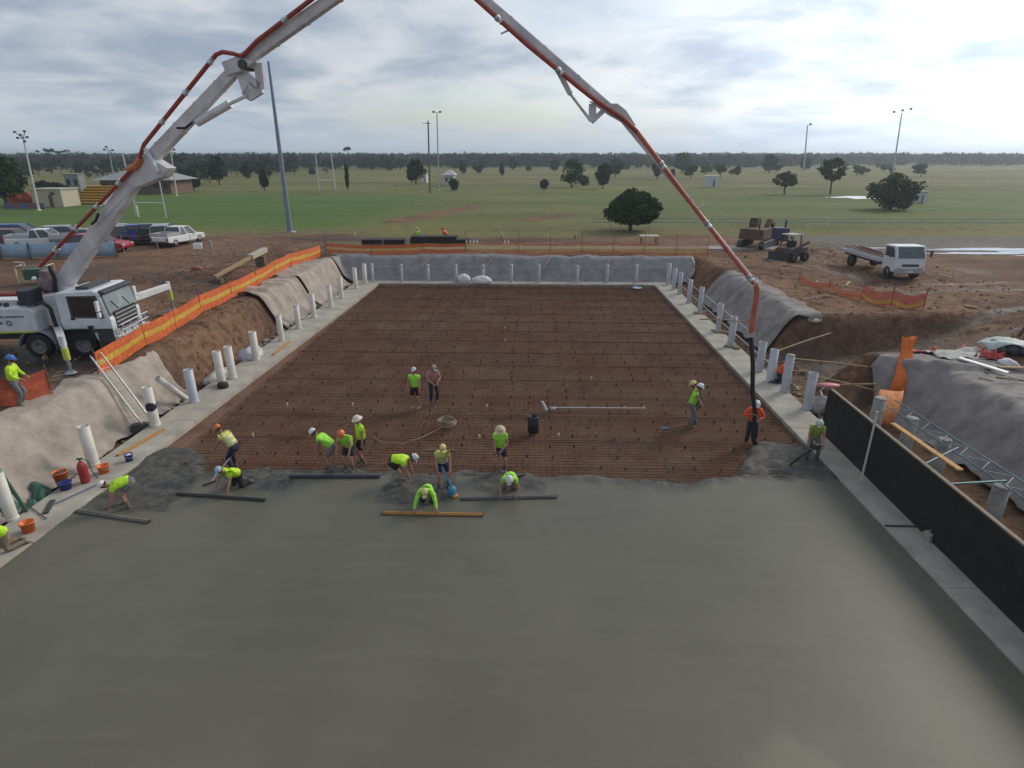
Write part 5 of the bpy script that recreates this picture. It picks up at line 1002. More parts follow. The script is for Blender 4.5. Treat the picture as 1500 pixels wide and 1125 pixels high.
b = B(); b.lathe([(.2, 0), (.2, 2.5), (.185, 2.5), (.185, .3), (0, .3)], 16, (19.9, 20.8, hz(19.9, 20.8) + .28), Matrix.Rotation(R(90), 3, 'Y')); tag(b.ob('pvc_pipe', m_pvc, loc=(19.9, 20.8, 2)), 'white pipe lying on its side in the dirt', 'pipe')
r = empty('wrapped_pallet', (19.95, 24.4, hz(19.95, 24.4)), -.2, 'stack of dark sacks half covered by a pale green sheet', 'pallet')
for i in range(2):
    for j in range(3): b = B(); b.ell((-.45 + j * .45, -.25 + i * .45, .24), (.27, .25, .25), 10, 7); b.ob('sack', mat('dark_sack', (.06, .065, .085), .6, vary=.3), r)
b = B(); P = [[(x, y, .50 + .05 * math.cos(x * 3) + .06 * math.sin(y * 7 + x * 5) - .5 * max(0, abs(y) - .38) - .35 * max(0, abs(x) - .55)) for y in np.linspace(-.55, .6, 8)] for x in np.linspace(-.95, .8, 10)]; b.grid(P); o = b.ob('cover_sheet', mat('pale_green_sheet', (.42, .50, .46), .6, vary=.15), r); q = o.modifiers.new('t', 'SOLIDIFY'); q.thickness = .015
lump('white_bag', (20.95, 24.4, hz(20.95, 24.4)), (.45, .5, .4), m_bag, 'crumpled white bag beside the sheeted stack of sacks', 'bag', 21)
lump('white_bag', (18.9, 22.9, hz(18.9, 22.9) + .05), (.4, .3, .2), m_bag, 'small white plastic scrap by the crumpled red mesh', 'bag', 23)
lump('white_bag', (15.0, 31.0, hz(15.0, 31.0) + .05), (.35, .2, .14), mat('off_white', (.6, .55, .45), .7), 'off white scrap lying on the rim of the cutting', 'bag', 27)
r = empty('rusty_frame', (24.3, 28.6, hz(24.3, 28.6)), .5, 'rusty steel frame standing in the dirt beyond the pink mesh', 'frame')
for a_, c_ in (((-.5, 0, 0), (-.5, 0, 1.5)), ((.5, 0, 0), (.5, 0, 1.6)), ((-.5, 0, 1.4), (.5, 0, 1.5)), ((-.5, 0, .2), (.5, 0, 1.4)), ((0, .5, 0), (0, 0, 1.45))): b = B(); b.beam(a_, c_, .12, .12); b.ob('bar', m_rust, r)
# yellow beam on the dirt behind the striped fence, crate, red scrap
r = empty('steel_beam', (-20.6, 38.3, hz(-20.6, 38.3)), 0, 'long yellow steel beam with a pale box end lying beyond the striped barrier', 'beam'); b = B(); b.beam((0, 0, .45), (.2, 5.3, .95), .24, .2); b.ob('beam', m_timber, r, bevel=.02); b = B(); b.beam((.2, 5.0, .95), (.3, 7.4, 1.15), .42, .34); b.ob('box_end', mat('pale_box', (.42, .38, .30), .6), r, bevel=.02)
for p in ((0, .2, .15), (.25, 6.5, .4)): b = B(); b.box(p, (.7, .4, p[2] * 2)); b.ob('trestle', m_wood_dark, r)
lump('red_scrap', (-23.5, 41.5, hz(-23.5, 41.5)), (.35, .25, .16), mat('red_scrap', (.27, .07, .06), .7, vary=.3), 'red plastic scrap on the dirt behind the far outrigger', 'rubbish', 31)
r = empty('site_light', (-28.2, 50.6, GR), .2, 'white site lamp on a short post beyond the dirt', 'lamp'); b = B(); b.box((0, 0, .75), (.7, .25, .5)); b.ob('housing', mat('lamp_panel', (.85, .85, .82), .3), r, bevel=.04); b = B(); b.tube([(0, 0, 0), (0, 0, .55)], .06, 8); b.ob('post', m_steel, r); b = B(); b.box((.9, .3, .8), (.25, .2, .7)); b.tube([(.9, .3, 0), (.9, .3, .5)], .05, 8); b.ob('control_box', m_concd, r)
r = empty('portable_pump', (-32.5, 38.3, hz(-26, 38)), .3, 'dark green portable pump with a pale frame on the dirt', 'pump'); b = B(); b.box((0, 0, .6), (1.2, .8, .7)); b.ob('engine', m_green, r, bevel=.05)
for x in (-.9, .9): b = B(); b.tube([(x, -.45, .05), (x, -.45, 1.15), (x, .45, 1.15), (x, .45, .05)], .05, 8); b.ob('frame', mat('cream_paint', (.5, .47, .35), .6), r)
b = B(); b.tube([(-.9, -.45, 1.15), (.9, -.45, 1.15)], .05, 8); b.tube([(-.6, .1, 1.0), (-.6, .1, 1.3), (-1.1, .1, 1.35)], .09, 8); b.ob('outlet', m_concd, r)

# ------------------------------------------------------------------ vehicles in the car park and on the dirt
m_tyre = mat('tyre', (.02, .02, .022), .8); m_rim = mat('alloy_rim', (.32, .32, .33), .4, .5); m_cglass = glass('car_glass', (.02, .025, .03))
m_tail = mat('tail_lamp', (.3, .02, .02), .3); m_hl = mat('car_headlight', (.6, .6, .62), .15)
def car(p, face, kind, paint, label, tray=None):
    o = empty('parked_car', (p[0], p[1], GR), face, label, 'car', 'vehicles parked behind the blue fence')
    L_, W_ = (5.2 if kind == 'ute' else 4.8), 1.84; hl = L_ / 2; hb = .95
    prof = [(-hl, .42), (-hl, hb - .02), (hl - 1.25, hb), (hl - .15, hb - .16), (hl, hb - .38), (hl, .38), (hl - .5, .30), (-hl + .5, .30)]
    if kind == 'ute': prof = [(-hl, .5), (-hl, hb + .02), (-.75, hb + .02), (hl - 1.25, hb + .06), (hl - .15, hb - .08), (hl, hb - .34), (hl, .42), (hl - .5, .34), (-hl + .5, .38)]
    b = B(); b.prism(prof, -W_ / 2, W_ / 2); b.ob('body', paint, o, bevel=.07)
    top = {'ute': 1.72, 'wagon': 1.55, 'suv': 1.78}[kind]; y0, y1, y2, y3 = {'ute': (-.78, -.62, .62, 1.35), 'wagon': (-2.3, -1.75, .45, 1.25), 'suv': (-2.3, -2.05, .4, 1.15)}[kind]
    def cabin(s, y0, y1, y2, y3, zt, wb, wt, zb):
        return [(-wb, y0, zb), (wb, y0, zb), (wb, y3, zb), (-wb, y3, zb), (-wt, y1, zt), (wt, y1, zt), (wt, y2, zt), (-wt, y2, zt)]
    b = B(); b.hexa(cabin(0, y0, y1, y2, y3, top - .06, .86, .70, hb - .02)); b.ob('windows', m_cglass, o, bevel=.03)
    b = B(); b.hexa([(-.70, y1 + .02, top - .07), (.70, y1 + .02, top - .07), (.70, y2 - .02, top - .07), (-.70, y2 - .02, top - .07), (-.66, y1 + .08, top), (.66, y1 + .08, top), (.66, y2 - .1, top), (-.66, y2 - .1, top)]); b.ob('roof', paint, o, bevel=.03)
    for s in (-1, 1):
        for (a_, ta, w_) in ((y3, y2, .09), (y0, y1, .10), ((y0 + y3) / 2 - .15, (y1 + y2) / 2 - .15, .10)): b = B(); b.beam((s * .868, a_, hb), (s * .712, ta, top - .05), .05, w_, up=Vector((0, 1, 0))); b.ob('pillar', paint, o)
        b = B(); b.box((s * (W_ / 2 + .08), y3 - .35, hb + .1), (.2, .1, .15)); b.ob('mirror', paint, o, bevel=.02)
        b = B(); b.box((s * .72, hl - .05, .68), (.3, .12, .16)); b.ob('headlight', m_hl, o)
        b = B(); b.box((s * .80, -hl + .02, .78), (.16, .08, .26)); b.ob('tail_lamp', m_tail, o)
        for y in (-hl + .95, hl - .9):
            b = B(); rt = Matrix.Rotation(R(90), 3, 'Y'); b.lathe([(.2, -.1), (.33, -.12), (.36, -.06), (.36, .06), (.33, .12), (.2, .1)], 16, (s * .82, y, .36), rt); wl = b.ob('wheel', m_tyre, o)
            b = B(); b.lathe([(0, .1), (.06, .11), (.2, .09), (.22, -.05)], 12, (s * .82, y, .36), Matrix.Rotation(R(90 * s), 3, 'Y')); b.ob('rim', m_rim, wl)
    b = B(); b.box((0, hl, .52), (W_ * .96, .12, .2)); b.box((0, -hl, .52), (W_ * .96, .12, .18)); b.ob('bumper', m_dark if kind != 'wagon' else paint, o, bevel=.03)
    if kind == 'ute':
        b = B(); z = .98
        for c, s in (((0, -hl + .02, z + .16), (1.8, .04, .3)), ((-.88, -1.65, z + .16), (.04, 1.8, .3)), ((.88, -1.65, z + .16), (.04, 1.8, .3)), ((0, -.8, z + .16), (1.8, .04, .3))): b.box(c, s)
        b.ob('tray', tray or m_alu, o)
    return o
pw = mat('car_white', (.70, .71, .71), .25); ps = mat('car_silver', (.38, .39, .41), .25, .5); pb = mat('car_blue', (.02, .10, .33), .25); pk = mat('car_black', (.02, .022, .035), .2); pr = mat('car_red', (.38, .02, .03), .3); pbr = mat('car_maroon', (.16, .05, .05), .3); pg = mat('car_grey', (.22, .22, .23), .3, .3)
car((-51.2, 59.8), R(-80), 'wagon', pb, 'bright blue car at the end of the back row beside the silver wagon')
car((-45.6, 58.6), R(-70), 'wagon', ps, 'silver wagon parked in the back row')
car((-42.9, 58.9), R(-60), 'wagon', ps, 'silver hatchback in the back row half hidden by the boom') if False else car((-40.9, 60.0), R(-80), 'wagon', ps, 'second silver car in the back row, next to the boom')
car((-48.3, 55.6), R(-85), 'wagon', pbr, 'maroon and dark car in the front row by the blue fence')
car((-44.5, 54.2), R(-72), 'ute', pw, 'white utility parked between the maroon car and the grey utility')
car((-40.6, 54.4), R(-82), 'ute', pg, 'grey tray utility parked behind the blue fence')
car((-37.8, 52.2), R(-85), 'wagon', pr, 'red car partly hidden behind the boom')
def gcar(px, py): g = G(px, py, GR); return (g.x, g.y)
car(gcar(177, 357), R(34), 'suv', pk, 'dark blue black four wheel drive next to the bright blue utility')
car(gcar(200, 355), R(31), 'ute', pb, 'bright blue utility beside the dark four wheel drive', m_bblue)
car(gcar(221, 354), R(29), 'ute', pk, 'black utility with a rack between blue and silver vehicles', m_dark)
car(gcar(241, 355), R(26), 'suv', ps, 'silver four wheel drive beside the white tray utility')
car(gcar(264, 358), R(-8), 'ute', pw, 'white tray utility at the end of the row nearest the tall steel pole')
# pale blue shade cloth fence
r = empty('shade_cloth_fence', (-38.5, 48, GR), 0, 'pale blue shade cloth fence in front of the car park', 'fence')
A_, C_ = Vector((-47.5, 47.1, GR)), Vector((-34.4, 49.3, GR))
for k in range(6):
    p, q = A_.lerp(C_, k / 6), A_.lerp(C_, (k + 1) / 6); b = B(); b.grid([[(p.lerp(q, t).x, p.lerp(q, t).y + .08 * math.sin(t * 6 + k), GR + .06 + v * 1.18 + .04 * math.sin(t * 5 + v * 3)) for v in (0, .5, 1)] for t in np.linspace(.005, .995, 7)]); o = b.ob('cloth_panel', mat('shade_cloth_blue', (.30, .42, .53), .8, vary=.15, vscale=1), r, True); q_ = o.modifiers.new('t', 'SOLIDIFY'); q_.thickness = .01
for k in range(7): p = A_.lerp(C_, k / 6); b = B(); b.tube([p, p + Vector((0, 0, 1.4))], .035, 6); b.beam(p + Vector((0, -.02, 1.2)), p + Vector((.3, -.8, 0)), .05, .05); b.ob('post', m_dark, r, True)
r = empty('wire_fence', (-28, 52.5, GR), 0, 'thin wire fence between the blue shade cloth and the dirt', 'fence')
for k in range(9): p = Vector((-34 + k * 2.6, 49.6 + k * .55, GR)); b = B(); b.tube([p, p + Vector((0, 0, 1.7))], .03, 6); b.ob('post', m_steel, r, True)
for z in (.5, 1.1, 1.65): b = B(); b.tube([(-34, 49.6, GR + z), (-34 + 8 * 2.6, 49.6 + 8 * .55, GR + z)], .008, 4); b.ob('wire', m_steel, r, True)
# flatbed truck facing the pool
ft = empty('flatbed_truck', (25.35, 42.2, hz(25.35, 42.2) - .03), R(181), 'white cab flatbed truck loaded with steel bars on the dirt', 'truck')
hx = R(163)
b = B(); b.prism([(-.2, .75), (-.2, 2.2), (.95, 2.22), (1.32, 1.45), (1.36, .75), (1.25, .5), (-.2, .55)], -1.0, 1.0); fcab = b.ob('cab', mat('cab_white_blue', (.60, .64, .66), .3), ft, bevel=.06)
b = B(); b.hexa([(-.88, 1.345, 1.45), (.88, 1.345, 1.45), (.88, 1.365, 1.46), (-.88, 1.365, 1.46), (-.82, 1.0, 2.14), (.82, 1.0, 2.14), (.82, 1.02, 2.15), (-.82, 1.02, 2.15)]); b.ob('windscreen', glass('truck_glass', (.06, .08, .09)), ft)
for s in (-1, 1):
    b = B(); b.hexa([(s * xx, y, z) for xx in (1.0, 1.015) for y, z in ((0, 1.48), (1.12, 1.48), (.85, 2.1), (0, 2.1))]); b.ob('window', glass('truck_glass'), ft)
    b = B(); b.beam((s * 1.0, 1.1, 1.9), (s * 1.3, 1.2, 1.9), .03, .03); b.box((s * 1.32, 1.2, 1.72), (.16, .06, .4)); b.ob('mirror', m_dark, ft)
    b = B(); b.box((s * .72, 1.37, .86), (.36, .05, .16)); b.ob('headlight', m_hl, ft)
    for y in (.55, -4.3):
        b = B(); b.lathe([(.2, -.16), (.38, -.17), (.42, -.1), (.42, .1), (.38, .17), (.2, .16)], 18, (s * .86, y, .42), Matrix.Rotation(R(90), 3, 'Y')); wl = b.ob('wheel', m_tyre, ft); b = B(); b.lathe([(0, .1), (.2, .08), (.24, -.05)], 12, (s * .86, y, .42), Matrix.Rotation(R(90 * s), 3, 'Y')); b.ob('rim', m_rim, wl)
b = B(); b.box((0, 1.375, .98), (1.1, .03, .16)); b.ob('grille', m_dark, ft)
for s in (-1, 1): b = B(); b.box((s * .72, 1.385, .72), (.3, .04, .09)); b.ob('indicator', mat('amber_lamp', (.6, .25, .04), .3), ft); b = B(); b.beam((s * .15, 1.36, 1.47), (s * .15 + .45, 1.17, 1.85), .02, .02); b.ob('wiper', m_black, ft); b = B(); b.box((0, 1.38, .58), (1.98, .16, .24)); b.ob('bumper', mat('cab_white_blue', (.6, .64, .66)), ft, bevel=.03)
b = B(); b.box((0, 1.47, .58), (.42, .01, .12)); b.ob('number_plate', mat('plate_white', (.7, .7, .68)), ft)
b = B(); b.box((0, -3.2, .72), (.9, 6.2, .2)); b.ob('chassis', m_dark, ft); b = B(); b.box((0, -3.3, 1.0), (2.2, 6.0, .1)); b.ob('tray', mat('tray_steel', (.25, .25, .28), .5, vary=.2), ft)
for s in (-1, 1): b = B(); b.box((s * 1.11, -3.3, 1.05), (.04, 6.0, .22)); b.ob('side_rail', mat('tray_pale', (.42, .42, .46), .5, vary=.2), ft)
b = B(); b.box((0, -.35, 1.55), (2.1, .06, .08)); b.box((0, -.35, 2.0), (2.1, .06, .08)); b.ob('headboard', m_steel, ft)
for k in range(10): b = B(); b.beam((-.8 + k * .17 + random.uniform(-.05, .05), -.6, 1.12 + .05 * (k % 3)), (-.75 + k * .17 + random.uniform(-.1, .1), -6.0, 1.14 + .06 * (k % 3)), .07, .07); tag(b.ob('steel_bar', m_rust if k % 3 else m_steel, ft))
# rust coloured excavator and dark trailer
ex = empty('excavator', (20.6, 56.2, GR), R(-38), 'rusty orange excavator standing on the far edge of the dirt', 'excavator')
mx_ = mat('faded_orange_paint', (.10, .06, .042), .85, vary=.5, vscale=3)
for s in (-1, 1):
    b = B(); b.prism([(-1.5, .1), (-1.7, .4), (-1.5, .75), (1.5, .75), (1.7, .4), (1.5, .1)], s * .75, s * 1.2); b.ob('track', m_dark, ex, bevel=.06)
b = B(); b.box((0, -.5, 1.35), (2.2, 2.4, .9), taper=(.95, .9)); b.ob('engine_house', mx_, ex, bevel=.06); b = B(); b.hexa([(-1.0, .3, .95), (-.2, .3, .95), (-.2, 1.5, .95), (-1.0, 1.5, .95), (-.95, .35, 2.6), (-.25, .35, 2.6), (-.25, 1.2, 2.6), (-.95, 1.2, 2.6)]); cb = b.ob('cab', mx_, ex, bevel=.04)
b = B(); b.box((-.6, 1.44, 1.85), (.62, .06, .9), rot=Matrix.Rotation(R(10), 3, 'X')); b.ob('window', m_cglass, cb); b = B(); b.box((-1.0, .85, 1.95), (.04, .7, .9)); b.ob('window', m_cglass, cb)
b = B(); b.beam((.3, 1.0, 1.4), (.3, 2.0, 2.3), .35, .4); b.beam((.3, 2.0, 2.3), (.3, 3.3, 1.8), .3, .3); b.ob('boom', mx_, ex); b = B(); b.beam((.3, 3.3, 1.9), (.3, 3.4, .6), .25, .28); b.ob('arm', mx_, ex); b = B(); b.prism([(3.2, .8), (3.1, .2), (3.7, .05), (4.0, .4), (3.7, .8)], -.1, .7); b.ob('bucket', m_dark, ex)
b = B(); b.tube([(.3, 1.2, 1.1), (.3, 1.9, 2.0)], .07, 8); b.ob('hydraulic_cylinder', m_steel, ex); b = B(); b.tube([(.5, -1.2, 1.8), (.5, -1.2, 2.6)], .07, 8); b.ob('exhaust', m_dark, ex)
tr_ = empty('generator_trailer', (22.9, 58.0, GR), R(80), 'dark blue generator trailer beside the rusty excavator', 'trailer')
b = B(); b.box((0, 0, 1.05), (1.3, 2.2, 1.2)); b.ob('housing', mat('indigo_paint', (.045, .045, .08), .5, vary=.2), tr_, bevel=.05); b = B(); b.tube([(.3, -.9, 1.6), (.3, -.9, 2.3)], .12, 8); b.ob('exhaust', mat('slate_blue', (.08, .12, .16), .5), tr_)
for s in (-1, 1): b = B(); b.lathe([(.15, -.1), (.3, -.1), (.33, 0), (.3, .1), (.15, .1)], 14, (s * .72, 0, .33), Matrix.Rotation(R(90), 3, 'Y')); b.ob('wheel', m_tyre, tr_)
b = B(); b.beam((0, 1.0, .5), (0, 2.2, .45), .1, .1); b.ob('drawbar', m_dark, tr_)
# skid steer loader
sk = empty('skid_steer_loader', (20.6, 48.6, hz(20.6, 48.6)), R(120), 'dark skid steer loader with a black cage cab on the dirt', 'loader')
b = B(); b.box((0, -.2, .75), (1.2, 2.2, .7)); b.ob('body', mat('dirty_dark_paint', (.10, .075, .06), .7, vary=.4), sk, bevel=.05)
for s in (-1, 1):
    for y in (-.75, .6): b = B(); b.lathe([(.18, -.15), (.36, -.15), (.40, -.08), (.40, .08), (.36, .15), (.18, .15)], 16, (s * .78, y, .40), Matrix.Rotation(R(90), 3, 'Y')); wl = b.ob('wheel', m_tyre, sk); b = B(); b.lathe([(0, .1), (.18, .08), (.2, -.05)], 12, (s * .78, y, .4), Matrix.Rotation(R(90 * s), 3, 'Y')); b.ob('rim', mat('dusty_tan', (.25, .19, .14), .8), wl)
    b = B(); b.beam((s * .72, -1.1, 1.5), (s * .72, 1.3, .75), .12, .2); b.ob('lift_arm', m_timbo if s > 0 else m_dark, sk)
    for y in (-.5, .65): b = B(); b.beam((s * .5, y, 1.05), (s * .45, y * .8, 2.05), .07, .07); b.ob('cage_post', m_black, sk)
b = B(); b.box((0, .05, 2.08), (1.05, 1.2, .08)); b.ob('cage_roof', mat('pale_roof', (.35, .34, .32), .6), sk); b = B(); b.box((0, .0, 1.3), (.5, .5, .6)); b.ob('seat', m_black, sk)
b = B(); b.prism([(1.2, .2), (1.3, .75), (1.5, .8), (1.45, .3), (2.0, .1), (1.95, .05)], -.85, .85); b.ob('bucket', m_dark, sk)
# dark formwork stacks, concrete strip and pegs beyond the far fence
b = B(); P = [(-9.5, 53.6), (23, 54.6), (23, 56.6), (-9.5, 55.4)]; b.hexa([(x, y, GR - .1) for x, y in P] + [(x, y, GR + .16) for x, y in P]); tag(b.ob('concrete_strip', mat('pale_strip', (.30, .27, .26), .9, vary=.2, vscale=.6)), kind='structure')
for i, (x, y, l_, n_) in enumerate(((-13.6, 56.2, 3.9, 4), (-8.9, 55.9, 4.2, 5), (-6.4, 56.4, 1.6, 3))):
    r = empty('formwork_stack', (x, y, GR + .17 if i else GR), R(3), ['stack of black form panels on the far dirt, alone', 'long stack of black form panels between the two distant workers', 'short stack of black form panels past the orange shirted worker'][i], 'stack', 'black form panel stacks')
    for k in range(n_): b = B(); b.box((random.uniform(-.06, .06), random.uniform(-.05, .05), .09 + k * .17), (l_, 1.2, .15), random.uniform(-.02, .02)); b.ob('panel', m_ply, r)
for i in range(6): x = -5.8 + i * .32; b = B(); b.lathe([(0, 0), (.06, 0), (.06, .55), (0, .57)], 8); o = b.ob('marker_peg', m_white); o.location = (x if i < 4 else x + 2.2, 55.0, GR + .16); tag(o, (ORD[i] + ' of four white pegs standing beside the black panel stacks' if i < 4 else ORD[i - 4] + ' white peg of a pair standing apart on the far concrete strip'), 'peg', 'white pegs on the far strip')
r = empty('mixing_table', (11.0, 57.0, GR + .16), 0, 'pale table or form lid on short legs on the far strip', 'table'); b = B(); b.box((0, 0, .78), (1.7, 1.0, .12)); b.ob('top', mat('cream_top', (.45, .42, .36), .7), r)
for x in (-.7, .7):
    for y in (-.4, .4): b = B(); b.box((x, y, .36), (.07, .07, .72)); b.ob('leg', m_dark, r)

# ------------------------------------------------------------------ poles and posts over the field
def pole(p, h, r0, r1, m, label, cat='pole', lean=0., heads=None, name='light_pole', group=None):
    o = empty(name, (p[0], p[1], GR), 0, label, cat, group); b = B(); b.tube([(0, 0, -.2), (lean * .5, 0, h / 2), (lean, 0, h)], [r0, (r0 + r1) / 2, r1], 12); b.ob('shaft', m, o); b = B(); b.lathe([(r0 * 2.2, 0), (r0 * 2.2, .06), (r0 * 1.2, .12), (r0 * 1.2, .2)], 12); b.ob('base_plate', m, o)
    for q in heads or []:
        b = B(); b.beam((lean, 0, h - q[2] * 0 - .1 if len(q) < 4 else h - q[3]), (lean + q[0], q[1], h + q[2]), .07, .07); b.box((lean + q[0], q[1] - .1, h + q[2]), (q[4] if len(q) > 4 else .4, .2, (q[4] if len(q) > 4 else .4) * .8)); b.ob('flood_lamp', m_dark, o)
    return o
g = G(425, 340, GR); top = AT(393, 90, g.y)
pole((g.x, g.y), top.z - GR, .30, .12, mat('pole_grey_blue', (.20, .24, .29), .5, .3), 'tall tapered grey steel pole standing at the edge of the sports field', lean=top.x - g.x)
six = [(-.75, 0, .1), (.75, 0, .2), (-.95, 0, .9), (.55, 0, 1.0), (-.2, 0, .5), (.2, 0, -.4)]
for (bx, by), (tx, ty), m, lab, hd in (((57, 308), (34, 203), m_pvc, 'white floodlight pole in front of the cream shed', six), ((170, 280), (160, 221), m_steel, 'white floodlight pole behind the clubhouse', [(-.7, 0, .2), (.6, 0, .1), (-.3, 0, .6)]), ((259, 287), (250, 220), m_pvc, 'floodlight pole at the end of the clubhouse', [(-.7, 0, .2), (.6, 0, .1), (.2, 0, .6)]),
        ((643, 279), (640, 165), m_steel, 'pale steel light pole beside the dark timber pole', [(-.5, 0, .1), (.5, 0, .1)]), ((1177, 252), (1183, 183), m_steel, 'distant thin light pole with a small lamp above the trees', [(.4, 0, .1)]), ((1308, 254), (1321, 166), m_steel, 'distant light pole with a bar of lamps above the trees', [(-1.2, 0, .2), (1.2, 0, .6), (0, 0, .4)])):
    g = G(bx, by, GR); t = AT(tx, ty, g.y); k = g.y / 100
    hd = [(a * max(1, k * 1.0), c, e * max(1, k), 0, .34 * max(1, k)) for a, c, e in hd]
    pole((g.x, g.y), t.z - GR, .16 * max(1, k * .75), .10 * max(1, k * .75), m, lab, 'floodlight pole', t.x - g.x, hd, 'floodlight_pole')
g = G(630, 283, GR); t = AT(627, 177, g.y); o = pole((g.x, g.y), t.z - GR, .2, .16, m_wood_dark, 'dark timber power pole with a short crossarm', 'power pole', t.x - g.x, None, 'power_pole'); b = B(); b.beam((-.9, 0, t.z - GR - .5), (.9, 0, t.z - GR - .5), .12, .12); b.ob('crossarm', m_wood_dark, o)
for (x0, y0), (x1, y1), (tx0, ty0), (tx1, ty1), bar_y, lab in (((202, 319), (244, 320), (179, 224), (227, 232), 297, 'white goal posts nearest the clubhouse'), ((468, 280), (492, 280), (462, 226), (485, 225), 264, 'white goal posts at the far end of the field')):
    a, c = G(x0, y0, GR), G(x1, y1, GR); c.y = a.y; c.x = AT(x1, y1, a.y).x; ta, tb = AT(tx0, ty0, a.y), AT(tx1, ty1, a.y); r = empty('goal_posts', (a.x, a.y, GR), 0, lab, 'goal posts', 'goal posts on the sports field'); w_ = .07 if a.y < 100 else .10
    b = B(); b.tube([(0, 0, 0), (ta.x - a.x, 0, ta.z - GR)], w_, 8); b.ob('post', m_white, r); b = B(); b.tube([(c.x - a.x, 0, 0), (tb.x - a.x, 0, tb.z - GR)], w_, 8); b.ob('post', m_white, r); hb_ = AT((x0 + x1) / 2, bar_y, a.y).z - GR; f_ = hb_ / (ta.z - GR)
    b = B(); b.tube([((ta.x - a.x) * f_, 0, hb_), (c.x - a.x + (tb.x - c.x) * f_, 0, hb_)], w_, 8); b.ob('crossbar', m_white, r)
    if a.y < 100: b = B(); b.lathe([(.2, .05), (.22, .1), (.22, 1.6), (.2, 1.65)], 12); b.ob('pad', mat('post_pad', (.5, .5, .42), .7), r)
# horse rail fence along the field
a, c = G(866, 333, GR), G(1560, 334.5, GR); r = empty('rail_fence', a, 0, 'low white rail fence running across the field behind the dirt', 'fence'); n_ = 24
for k in range(n_ + 1): p = a.lerp(c, k / n_); b = B(); b.box((p.x, p.y, GR + .5), (.1, .1, 1.05)); b.ob('post', m_pvc, r, True)
for z in (.62, 1.0):
    for k in range(n_): p, q = a.lerp(c, k / n_), a.lerp(c, (k + 1) / n_); b = B(); b.beam((p.x + .06, p.y - .06, GR + z), (q.x - .0, q.y - .06, GR + z), .04, .10); b.ob('rail', mat('pale_rail', (.34, .35, .31), .8), r, True)
for i, px in enumerate((548, 630, 735, 843)): g = G(px if i else 520, 349, GR); b = B(); b.lathe([(.0, 0), (.16, 0), (.05, .7), (0, .72)], 10); o = b.ob('marker_cone', m_yellowm if i % 2 else m_hstraw); o.location = g; tag(o, ('pale marker behind the lone black panel stack', 'yellow marker between the two distant workers', 'pale marker behind the pair of white pegs', 'yellow marker on the track before the big round tree')[i], 'marker', 'markers on the dirt track')
# ------------------------------------------------------------------ buildings by the field
def bld(name, px0, px1, base, ht, dp, wall, roofm, label, hip=.0, eave=.5, rise=1.2, wins=0, door=False, cat='building'):
    a, c = G(px0, base, GR), G(px1, base, GR); c = Vector((AT(px1, base, a.y).x, a.y, GR)); w_ = c.x - a.x; r = empty(name, ((a.x + c.x) / 2, a.y + dp / 2, GR), 0, label, cat)
    b = B(); b.box((0, 0, ht / 2), (w_, dp, ht)); b.ob('wall', wall, r)
    if rise > .3:
        b = B(); e = eave; W2, D2 = w_ / 2 + e, dp / 2 + e; rr = max(.2, W2 - D2 * hip) ; b.add([(-W2, -D2, ht), (W2, -D2, ht), (W2, D2, ht), (-W2, D2, ht), (-rr, 0, ht + rise), (rr, 0, ht + rise)], [(0, 1, 5, 4), (1, 2, 5), (2, 3, 4, 5), (3, 0, 4), (0, 3, 2, 1)]); b.ob('roof', roofm, r)
    else: b = B(); b.box((0, 0, ht + .08), (w_ + .4, dp + .4, .16)); b.ob('roof', roofm, r)
    for k in range(wins):
        x = -w_ / 2 + (k + .5) * w_ / wins; b = B(); b.box((x, -dp / 2 - .02, ht * .58), (w_ / wins * .45, .06, ht * .35)); f_ = b.ob('window', m_dark, r); b = B(); b.box((x, -dp / 2 - .055, ht * .58), (w_ / wins * .38, .02, ht * .28)); b.ob('pane', m_cglass, f_)
    if door: b = B(); b.box((w_ * .12, -dp / 2 - .03, ht * .36), (w_ * .12, .06, ht * .7)); b.ob('door', mat('door_brown', (.12, .09, .07), .7), r)
    return r
roofg = mat('roof_grey', (.26, .28, .27), .6, vary=.12, vscale=.5); brick = mat('brown_brick', (.16, .10, .075), .85, vary=.2); cream = mat('cream_wall', (.46, .41, .30), .8, vary=.12)
bld('clubhouse', 150, 252, 284, 2.9, 9, brick, roofg, 'long low clubhouse with a grey hipped roof behind the goal posts', 1.0, 1.2, 2.2, 7, True)
s_ = bld('shed', 50, 94, 303, 2.7, 4, cream, mat('shed_roof', (.40, .38, .33), .7), 'cream shed with a dark doorway beside the yellow seating', rise=.1, door=True)
b = B(); b.box((1.1, -2.06, 2.1), (.7, .08, .45)); b.ob('sign_board', mat('sign_red_black', (.16, .03, .025), .6), s_)
k_ = bld('scoreboard_kiosk', 99, 120, 283, 4.0, 2.0, mat('kiosk_grey', (.24, .25, .26), .7), roofg, 'narrow grey kiosk with blue dark windows behind the yellow seating', rise=.1, wins=2)
gs = empty('terraced_seating', G(124, 300, GR) + Vector((0, 3, 0)), R(-6), 'bright yellow terraced seating facing the sports field', 'grandstand')
for k in range(7): b = B(); b.box((0, -2.2 + k * .75, .3 + k * .42), (6.2, .5, .12)); b.ob('bench', mat('seat_yellow', (.70, .42, .04), .5, vary=.1), gs); b = B(); b.box((0, -2.2 + k * .75 + .3, .1 + k * .42), (6.2, .1, .4)); b.ob('riser', mat('riser_ochre', (.42, .25, .04), .7), gs)
for s in (-1, 1): b = B(); b.add([(s * 3.15, -2.4, 0), (s * 3.15, 2.8, 0), (s * 3.15, 2.8, 3.0), (s * 3.15, -2.4, .3)], [(0, 1, 2, 3)]); o = b.ob('side_panel', m_steel, gs); q = o.modifiers.new('t', 'SOLIDIFY'); q.thickness = .06
